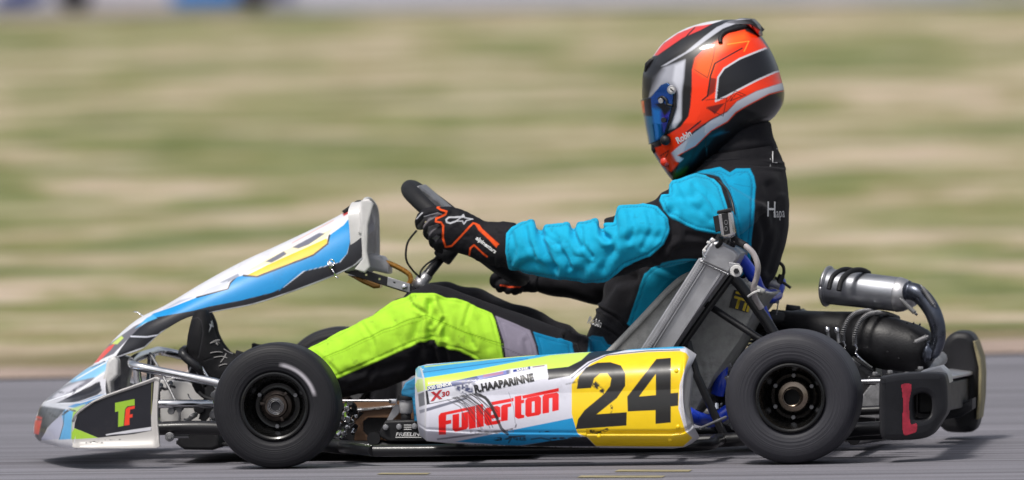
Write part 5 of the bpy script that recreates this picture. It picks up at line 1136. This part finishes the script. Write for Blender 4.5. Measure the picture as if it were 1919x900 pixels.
# grubby marks
gr = np.clip(vnoise(p0, 14, 21)*vnoise(p0, 5, 22)*2.0-1.1, 0, .15)[:, None]*(SD['sleeve'] > 0)[:, None]; col = col*(1-gr)+np.array([.01, .03, .04])*gr
gr = np.clip(vnoise(p0, 20, 31)*vnoise(p0, 5, 32)*2.0-1.05, 0, .3)[:, None]*(SD['green'] > 0)[:, None]; col = col*(1-gr)+np.array([.06, .08, .02])*gr
lime = np.clip((p0[:, 0]-1468-(p0[:, 1]-420)**2*-.0008)/2, 0, 1)*0
body = mk('body', V, F, m_suit, drv, col=col, label='black driving suit with turquoise arm pads and a lime leg panel')
BB = bvh_of(V[::1], F)
def suit_text(s, o_, u_, h, sx=1, bold=.01, name='suit_lettering', **k): mk(name, *text_vf(s, o_, u_, h, BB, -.15, sx, bold, off=.0012, **k), m_wink, body)
suit_text('H', (1436, 406), (1, .02), 29, .62, .0)
suit_text('aapa', (1450, 408), (1, -.05), 18, .42, .0, space=1.1)
suit_text('Robin', (1100, 605), (1, .35), 13, .62, .03)
mb = MB()
for pl in ([(1443, 280), (1443, 312), (1457, 312)], [(1443, 280), (1456, 279)], [(1448, 284), (1448, 305), (1456, 305)]): mb.add(*tube_vf([stick(a_, b_, BB, -.06, .0006) for a_, b_ in pl], .0012, 6, 0))
mb.build('collar_emblem', m_wink, body)
mb = MB(); mb.add(*tube_vf([stick(x, y, BB, -.1, .0008) for x, y in [(1376, 402), (1372, 380), (1362, 355), (1345, 338)]], .0028, 8, 4)); mb.build('shoulder_piping', m_ink, body)
# collar
cb = [(1294, 336, 1470, 322, 0, .115), (1300, 322, 1468, 306, 0, .106), (1310, 308, 1462, 294, 0, .094), (1316, 300, 1457, 282, 0, .090), (1322, 292, 1452, 272, 0, .086)]
v, f = loft_vf(cb, 64, 6); f = [q_ for q_ in f if len(q_) == 4]; v = v + np.array([.001, 0, 0])
qq = proj(v); cc = paint(qq, (19, 18, 23), [])
o = mk('suit_collar', v, f, m_suit, drv, col=cc); s = o.modifiers.new('t', 'SOLIDIFY'); s.thickness = .004
nk = [(1330, 280, 1440, 255, 0, .07), (1334, 260, 1444, 238, 0, .07), (1338, 235, 1440, 225, 0, .07), (1340, 200, 1436, 205, 0, .07)]
v, f = loft_vf(nk, 40, 8); v[:, 0] += .0015*np.sin(v[:, 2]*500); mk('balaclava_neck', v, f, m_suit, drv, col=paint(proj(v), (20, 20, 23), []))

# --- helmet
hz = lambda pts: Z(pts, 1160, 20, 2.647)
ho = catmull(np.array(hz([(118, 350), (125, 300), (150, 255), (178, 215), (215, 165), (270, 122), (340, 85), (430, 58), (520, 46), (600, 48), (660, 78), (715, 140), (757, 210), (785, 275), (803, 340), (818, 400), (812, 460), (780, 515), (742, 550), (640, 622), (560, 692), (480, 742), (400, 790), (330, 830), (280, 848), (262, 838), (232, 800), (195, 745), (168, 700), (158, 662), (148, 610), (132, 530), (118, 440)]), float), 6, True)
hc = np.array(hz([(470, 400)])[0]); ang = np.arctan2(ho[:, 1]-hc[1], ho[:, 0]-hc[0]); od = np.argsort(ang); ang = ang[od]; rad_ = np.hypot(*(ho-hc).T)[od]
def hR(t): return np.interp(t, ang, rad_, period=2*math.pi)
W0 = .122
def dome(nt_=520, nr_=120, side=-1, rfun=hR, cc_=hc, W=W0, pw=2.4):
    V = []
    for i in range(nt_):
        t = -math.pi+2*math.pi*i/nt_; R0 = rfun(t)
        for j in range(nr_):
            a_ = j/(nr_-1)*math.pi/2; r = math.sin(a_); 
            px = cc_[0]+R0*r*math.cos(t); py = cc_[1]+R0*r*math.sin(t)
            wy = W*(1-r**pw)**(1/pw)
            # narrow towards the chin
            k = 1-.22*max(0, (py-230)/110)*(1 if px < 1330 else .3)
            q_ = P(px, py, 0); V.append((q_[0], side*wy*k, q_[2]))
    return np.array(V)
nt_, nr_ = 520, 110
Va = dome(nt_, nr_, -1); Vb2 = dome(nt_, nr_, 1); Fa = grid_faces(nt_, nr_, True, False); Fb = [[i+len(Va) for i in f][::-1] for f in Fa]
Vh = np.concatenate([Va, Vb2]); mir = Vh.copy(); ph = np.concatenate([proj(np.stack([Va[:, 0], Va[:, 1]*0, Va[:, 2]], 1))]*2)
OR, KB, SV = (255, 58, 8), (15, 15, 18), (176, 178, 188)
HL = [('p', hz([(165, 225), (200, 165), (290, 90), (400, 55), (540, 40), (480, 62), (330, 100), (230, 160), (190, 222)]), (225, 225, 230)),
 ('p', hz([(180, 222), (222, 168), (300, 112), (385, 78), (470, 66), (420, 95), (330, 135), (250, 190), (205, 220)]), (214, 60, 56), 2),
 ('l', hz([(330, 150), (385, 85)]), 2.5, KB), ('p', hz([(205, 225), (340, 135), (480, 70), (560, 55), (600, 60), (500, 90), (440, 130), (300, 215), (220, 270), (190, 270)]), (34, 34, 38), 3),
 ('p', hz([(228, 275), (350, 205), (440, 128), (500, 80), (560, 52), (605, 46), (600, 60), (530, 88), (460, 140), (385, 195), (355, 212), (255, 268)]), SV, 2),
 ('p', hz([(352, 240), (345, 330), (335, 400), (333, 540), (300, 578), (262, 592), (285, 520), (305, 460), (300, 400), (268, 356), (232, 368), (190, 410), (165, 430), (185, 330), (240, 280)]), (150, 152, 162), 4),
 ('p', hz([(350, 245), (345, 330), (335, 400), (332, 530), (300, 575), (285, 560), (318, 480), (318, 390), (290, 345), (300, 270)]), (192, 194, 204), 6),
 ('p', hz([(500, 155), (560, 112), (640, 92), (700, 125), (742, 187), (620, 235), (545, 283), (515, 325), (505, 446), (560, 420), (700, 345), (800, 296), (812, 358), (700, 396), (610, 445), (560, 495), (480, 535), (400, 590), (290, 695), (275, 720), (312, 756), (268, 800), (232, 765), (188, 700), (190, 678), (225, 668), (252, 618), (330, 572), (370, 520), (380, 470), (387, 380), (387, 290), (402, 232), (445, 188)]), OR, 1.5),
 ('p', hz([(405, 240), (500, 160), (560, 125), (640, 105), (660, 140), (520, 210), (480, 330), (440, 320), (400, 290)]), (255, 110, 30), 12, .8),
 ('l', hz([(735, 187), (620, 237), (545, 285), (517, 328), (505, 446), (560, 420), (700, 345), (800, 297)]), 3.2, (215, 215, 222)),
 ('p', hz([(738, 193), (770, 240), (795, 290), (700, 337), (516, 432), (524, 330), (550, 292), (622, 244)]), (22, 22, 28), 1.5),
 ('p', hz([(815, 358), (700, 398), (610, 447), (560, 500), (480, 542), (400, 600), (272, 706), (282, 742), (318, 750), (338, 732), (310, 716), (400, 668), (480, 590), (560, 545), (600, 500), (650, 470), (760, 410), (830, 390)]), (196, 198, 208), 1.5),
 ('l', hz([(310, 716), (400, 668), (480, 592), (560, 548), (602, 503), (650, 473), (760, 413), (818, 398)]), 1.6, (245, 70, 20)),
 ('l', hz([(500, 165), (490, 240), (465, 330), (400, 290)]), 1.3, KB, .8), ('l', hz([(630, 185), (500, 260), (480, 320), (465, 420), (440, 440)]), 2.6, KB), ('l', hz([(640, 200), (660, 150), (560, 165)]), 1.4, (255, 170, 60)),
 ('p', hz([(480, 330), (508, 335), (500, 400), (465, 425)]), KB, 2, .75), ('p', hz([(460, 475), (550, 455), (500, 510)]), KB, 1.5, .8), ('l', hz([(455, 440), (560, 430), (540, 520), (460, 480)]), 1.2, KB), ('l', hz([(560, 450), (600, 395), (650, 415), (575, 445), (605, 408), (630, 420)]), 1.1, KB),
 ('l', hz([(360, 600), (430, 545)]), 2.6, KB), ('l', hz([(370, 612), (455, 560)]), 1.2, KB), ('p', hz([(215, 710), (270, 690), (300, 745), (250, 800)]), (225, 60, 20), 4, .9), ('l', hz([(215, 720), (265, 690), (240, 740)]), 1.4, KB), 
 ('p', hz([(470, 622), (520, 596), (565, 598), (500, 620)]), (20, 80, 105), 4, .8), ('p', hz([(260, 850), (290, 800), (350, 775), (330, 830)]), (70, 110, 30), 10, .9),
 ('p', hz([(165, 700), (185, 705), (240, 790), (250, 830), (225, 810)]), (150, 152, 160), 3, .8),
 ('p', hz([(625, 45), (690, 60), (700, 130), (640, 100)]), (30, 30, 34), 3),
 ('p', hz([(118, 350), (180, 270), (240, 290), (180, 400), (110, 430)]), (22, 22, 26), 14, .9)]
colh = paint(ph, KB, HL)
helmet = mk('helmet', Vh, Fa+Fb, m_helmet, drv, col=colh, label='orange, black and silver full face helmet')
HB = bvh_of(Va, Fa)
mk('helmet_lettering', *text_vf('Robin', hz([(292, 662)])[0], (75, -45), 12, HB, -.12, .78, .04, .1), m_wink, helmet)
# visor: offset patch of the dome in front
def patch(name, pl, off, m, colf, par=helmet, step=1.0):
    xs = [a_[0] for a_ in pl]; ys = [a_[1] for a_ in pl]; gx = np.arange(min(xs)-1, max(xs)+1, step); gy = np.arange(min(ys)-1, max(ys)+1, step); X, Y = np.meshgrid(gx, gy, indexing='ij'); g = np.stack([X.ravel(), Y.ravel()], 1)
    ins = sdf(g, [pl]) > -.2; V = []; ok = np.zeros(len(g), bool)
    for i, (a_, b_) in enumerate(g):
        dd = g[i]-hc; t = math.atan2(dd[1], dd[0]); r = min(np.hypot(*dd)/hR(t), .9999)
        k = 1-.22*max(0, (b_-230)/110)*(1 if a_ < 1330 else .3); wy = W0*(1-r**2.4)**(1/2.4)*k; q_ = P(a_, b_, 0); n_ = np.array([dd[0]/60*.4, -1, -dd[1]/100*.4]); n_ /= np.linalg.norm(n_)
        V.append(np.array([q_[0], -wy, q_[2]])+n_*off)
    V = np.array(V); F = [f for f in grid_faces(len(gx), len(gy)) if all(ins[j] for j in f)]
    Vm_ = V.copy(); Vm_[:, 1] *= -1; n = len(V); VV = np.concatenate([V, Vm_]); FF = F+[[j+n for j in f][::-1] for f in F]
    used = sorted({j for f in FF for j in f}); mp_ = {j: i for i, j in enumerate(used)}; VV = VV[used]; FF = [[mp_[j] for j in f] for f in FF]
    c2 = colf(np.concatenate([g, g])[used]); o = mk(name, VV, FF, m, par, col=c2); s = o.modifiers.new('t', 'SOLIDIFY'); s.thickness = .0025; s.offset = 0; return o
vis = hz([(112, 445), (185, 425), (238, 366), (268, 355), (292, 372), (298, 410), (296, 460), (272, 545), (245, 625), (205, 645), (160, 660), (138, 560), (124, 500)])
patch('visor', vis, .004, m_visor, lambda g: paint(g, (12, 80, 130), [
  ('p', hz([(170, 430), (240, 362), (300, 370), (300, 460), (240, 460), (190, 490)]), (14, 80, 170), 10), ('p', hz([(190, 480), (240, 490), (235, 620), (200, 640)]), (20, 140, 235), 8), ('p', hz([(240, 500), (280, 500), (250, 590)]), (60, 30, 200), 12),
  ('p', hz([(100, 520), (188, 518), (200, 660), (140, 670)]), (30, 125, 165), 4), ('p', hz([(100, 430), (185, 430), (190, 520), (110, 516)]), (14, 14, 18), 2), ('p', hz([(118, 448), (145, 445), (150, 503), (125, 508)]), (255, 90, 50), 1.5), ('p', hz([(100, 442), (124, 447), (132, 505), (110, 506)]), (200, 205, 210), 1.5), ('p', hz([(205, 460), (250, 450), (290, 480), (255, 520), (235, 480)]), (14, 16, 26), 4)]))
patch('visor_seal', hz([(298, 410), (312, 400), (312, 470), (285, 550), (262, 600), (245, 628), (240, 610), (270, 540), (294, 460)]), .0025, m_helmet, lambda g: paint(g, KB, []))
mb = MB()
def on_h(x, y, off=.006):
    h = stick(*hz([(x, y)])[0], HB, -.1, off); return h
for x, y, r_, mi in [(262, 393, .0098, 0), (262, 393, .006, 1), (208, 448, .0055, 0), (222, 543, .0055, 2)]: mb.add(*cyl_vf(on_h(x, y, .010+.002*mi), (.0, 1, 0), r_, .008, 28), mi)
mb.add(*slab_vf([hz([(252, 388), (256, 384), (272, 398), (268, 402)])], -.128, -.126, .0004), 2)
mb.build('visor_pivot', [m_alu, m_white, m_black], helmet, sharp=35)
mb = MB().add(*tube_vf([on_h(x, y, .008) for x, y in [(195, 440), (215, 428), (235, 445), (240, 465), (265, 472)]], .0028, 8, 4)); mb.build('visor_latch', m_black, helmet)
mk('chin_vent', *lathe_vf([(-.012, 0), (-.011, .008), (-.004, .011), (.01, .010)], on_h(232, 642, .004), (.2, 1, .1), 24), m_black, helmet)
mk('chin_bolt', *cyl_vf(on_h(215, 655, .012), (0, 1, 0), .003, .006, 10), m_gold, helmet)
slab('chin_bar_vent', [hz([(160, 668), (205, 650), (222, 668), (205, 690), (180, 700), (170, 710), (158, 690)])], -.05, .05, m_black, helmet, bev=.006)
# rear spoiler and top trim
sp = [(505, 150), (512, 120), (545, 95), (600, 82), (640, 72), (668, 80), (690, 105), (697, 128), (688, 122), (660, 98), (610, 92), (555, 115), (520, 140)]
slab('helmet_spoiler', [hz([(470, 75), (530, 58), (600, 38), (655, 42), (685, 70), (697, 126), (684, 118), (660, 92), (628, 74), (560, 78), (500, 100)])], -.05, .05, m_helmet, helmet, bev=.012).data.color_attributes.new('Col', 'FLOAT_COLOR', 'POINT')
me = bpy.data.objects['helmet_spoiler'].data; vv = np.array([v_.co[:] for v_ in me.vertices])+np.array(WO['helmet_spoiler']); c_ = paint(proj(vv), (22, 22, 26), [('p', hz([(630, 68), (664, 74), (692, 92), (702, 130), (680, 118), (655, 95)]), (225, 50, 30), 3), ('l', hz([(470, 80), (560, 52), (610, 42)]), 3, SV)])
me.color_attributes['Col'].data.foreach_set('color', np.concatenate([c_, np.ones((len(c_), 1))], 1).astype(np.float32).ravel())
tube('spoiler_edge', [stick(x, y, HB, -.09, .003) for x, y in hz([(503, 160), (505, 130), (530, 105), (580, 90), (630, 78)])], .0045, m_black, helmet)
slab('forehead_vent', [hz([(123, 300), (128, 262), (150, 240), (192, 222), (190, 240), (160, 262), (138, 292), (132, 312)])], -.05, .05, m_black, helmet, bev=.004)
mk('chin_pad_button', *lathe_vf([(-.004, 0), (-.003, .009), (.004, .011)], stick(*hz([(232, 752)])[0], HB, -.08, .002), (-.2, 1, .2), 24), mat('orange_button', srgb((225, 50, 20)), .3, coat=.6), helmet)

# --- gloves
def chain(pts, r): return tube_vf(PP(pts), r, 12, 5)
gz = lambda pts: Z(pts, 720, 300, 3.0)
def glove(parts_, pf, label=None, vox=.0024):
    V, F, N = remesh(parts_, vox, 3, 1); q_ = proj(V); V = V+N*(.0007*(vnoise(q_, 6, 2)-.5)*2+.0008*(vnoise(q_, 13, 4)-.5)*2)[:, None]
    return mk('glove', V, F, m_glove, drv, col=pf(q_, V)), V, F
gp = [loft_vf([(968, 418, 962, 506, -.175, .040), (945, 414, 940, 500, -.172, .036), (915, 416, 908, 495, -.168, .030), (890, 404, 880, 482, -.168, .027), (865, 392, 856, 474, -.170, .027), (840, 387, 832, 468, -.172, .026), (822, 388, 816, 460, -.172, .020)], 32, 4),
      chain([(842, 402, -.180), (815, 397, -.184), (794, 404, -.182), (786, 416, -.170), (789, 425, -.152)], [.0125, .0122, .0115, .0108, .0100]),
      chain([(838, 420, -.184), (815, 418, -.190), (803, 426, -.186), (801, 438, -.172), (806, 444, -.155)], [.0120, .0115, .0105, .0098, .009]),
      chain([(838, 438, -.184), (820, 437, -.190), (812, 444, -.185), (811, 454, -.172), (816, 460, -.155)], [.0112, .0105, .0098, .009, .0085]),
      chain([(842, 454, -.180), (826, 452, -.186), (820, 458, -.180), (821, 466, -.168), (826, 470, -.155)], [.0100, .0095, .009, .0082, .0078]),
      chain([(880, 412, -.15), (862, 405, -.135), (845, 402, -.125), (830, 408, -.12)], [.013, .012, .011, .009])]
OG = (235, 84, 30)
def gpf(q_, V):
    m_ = V[:, 1] < -.150
    return paint(q_, (23, 22, 27), [('p', gz([(185, 370), (225, 325), (300, 300), (318, 306), (250, 345), (215, 390), (190, 392)]), (112, 108, 112), 2), ('p', gz([(240, 410), (250, 375), (300, 360), (312, 370), (275, 400), (255, 425)]), (105, 102, 106), 2), ('p', gz([(270, 440), (295, 422), (315, 430), (290, 460)]), (105, 102, 106), 2),
      ('l', gz([(225, 318), (300, 297), (322, 305)]), 1.6, (170, 168, 175)),
      ('l', gz([(312, 258), (300, 268), (318, 280), (350, 290), (345, 305), (320, 318), (292, 330), (290, 345), (320, 352), (332, 370), (330, 440), (345, 490), (380, 482), (430, 430), (480, 375), (500, 355), (520, 360)]), 3.6, OG),
      ('p', gz([(505, 352), (535, 362), (550, 385), (610, 440), (680, 500), (682, 530), (640, 505), (590, 450), (530, 395)]), OG, 1.5), ('l', gz([(478, 535), (485, 495), (505, 478), (545, 515), (578, 543)]), 3.4, OG),
      ('l', gz([(445, 320), (362, 322), (348, 335), (352, 350), (372, 355), (400, 345)]), 3.2, (190, 190, 196)), ('p', gz([(375, 330), (400, 326), (395, 342), (372, 345)]), (24, 24, 28)),
      ('l', gz([(445, 308), (452, 325), (498, 332), (462, 340), (448, 360), (440, 342), (402, 344), (425, 328), (445, 308)]), 2.2, (185, 185, 190)), ('l', gz([(180, 330), (215, 298)]), 2.2, (190, 190, 195))], m_)
gl, GV, GF = glove(gp, gpf); GB = bvh_of(GV, GF)
mk('glove_lettering', *text_vf('alpinestars', gz([(512, 444)])[0], (150, 112), 7.5, GB, -.2, 1.0, .035, .1), m_wink, gl)
fgp = [loft_vf([(1010, 512, 1008, 548, .135, .03), (985, 512, 985, 548, .125, .030), (960, 508, 960, 546, .115, .028), (940, 508, 944, 545, .105, .024)], 28, 5),
       chain([(955, 520, .085), (940, 516, .075), (928, 520, .07), (926, 530, .075), (934, 536, .088)], [.011, .0108, .010, .0095, .009]),
       chain([(960, 532, .085), (945, 532, .072), (936, 536, .07), (938, 544, .08)], [.0108, .0105, .0098, .009]),
       chain([(968, 540, .09), (955, 542, .075), (950, 546, .08)], [.010, .0095, .009]), chain([(975, 542, .1), (966, 546, .085), (966, 549, .09)], [.009, .0088, .008]),
       chain([(975, 518, .10), (978, 512, .085), (970, 508, .075)], [.012, .011, .009])]
glove(fgp, lambda q_, V: paint(q_, (23, 22, 27), [('l', [(986, 512), (984, 528), (974, 538), (955, 538), (938, 535)], 3.2, (225, 78, 40)), ('l', [(1018, 540), (1032, 530)], 2.5, (190, 60, 40))]))

# --- boots
bz = lambda pts: Z(pts, 240, 570, 4.736)
bt = [loft_vf([(362, 590, 392, 588, -.150, .022), (358, 602, 398, 600, -.150, .034), (353, 625, 403, 622, -.150, .041), (350, 650, 412, 640, -.150, .042), (350, 675, 428, 662, -.150, .040), (354, 700, 440, 690, -.150, .036), (360, 722, 440, 722, -.150, .033), (368, 738, 430, 742, -.150, .026)], 36, 6),
      loft_vf([(395, 640, 380, 725, -.150, .034), (415, 652, 405, 735, -.150, .036), (438, 662, 440, 738, -.150, .038), (470, 668, 480, 738, -.150, .040)], 32, 5), loft_vf([(365, 582, 388, 580, -.150, .015), (362, 592, 394, 590, -.150, .026), (360, 600, 396, 600, -.15, .03)], 24, 4)]
V, F, N = remesh(bt, .003, 3, 1); q_ = proj(V); d_ = np.zeros(len(V)); m_ = V[:, 1] < -.15
d_[m_] -= .0012*np.exp(-(pdist(q_[m_], bz([(570, 130), (620, 120), (655, 160), (665, 250), (650, 350), (620, 470)]))/1.2)**2)+.001*np.exp(-(pdist(q_[m_], bz([(680, 500), (760, 470), (840, 440)]))/1.5)**2)
V = V+N*(d_+.0006*(vnoise(q_, 9, 3)-.5))[:, None]
cb_ = paint(q_, (21, 21, 24), [('l', bz([(575, 125), (620, 118), (650, 150), (665, 250), (650, 350), (625, 470)]), 1.1, (60, 60, 64), .7), ('p', bz([(735, 155), (745, 150), (748, 185), (768, 205), (742, 200), (718, 250), (730, 200), (722, 175), (740, 180)]), (205, 205, 210)), ('l', bz([(745, 80), (752, 150), (760, 200)]), 2, (190, 190, 195)),
   ('l', bz([(540, 600), (560, 550), (600, 580), (630, 640)]), 2.6, (165, 165, 170))], m_)
boot = mk('boot', V, F, m_glove, drv, col=cb_); BTB = bvh_of(V, F)
mb = MB()
for pl in ([(730, 350), (770, 325), (815, 320)], [(735, 345), (790, 335), (812, 350)], [(730, 435), (790, 425), (840, 430)], [(760, 475), (830, 465), (880, 480)], [(820, 520), (850, 480), (870, 440)], [(805, 550), (850, 535), (880, 535)], [(850, 400), (900, 430), (930, 440)], [(770, 320), (800, 365), (780, 350)]):
    mb.add(*tube_vf([stick(x, y, BTB, -.17, .0015) for x, y in bz(pl)], .0012, 7, 4))
mb.build('boot_lace', mat('grey_lace', (.25, .24, .24), .7), boot)
V2 = V.copy(); V2[:, 1] = -V2[:, 1]; V2 += np.array([-.03, .0, -.012]); mk('boot', V2, [f[::-1] for f in F], m_glove, drv, col=paint(q_, (21, 21, 24), []))
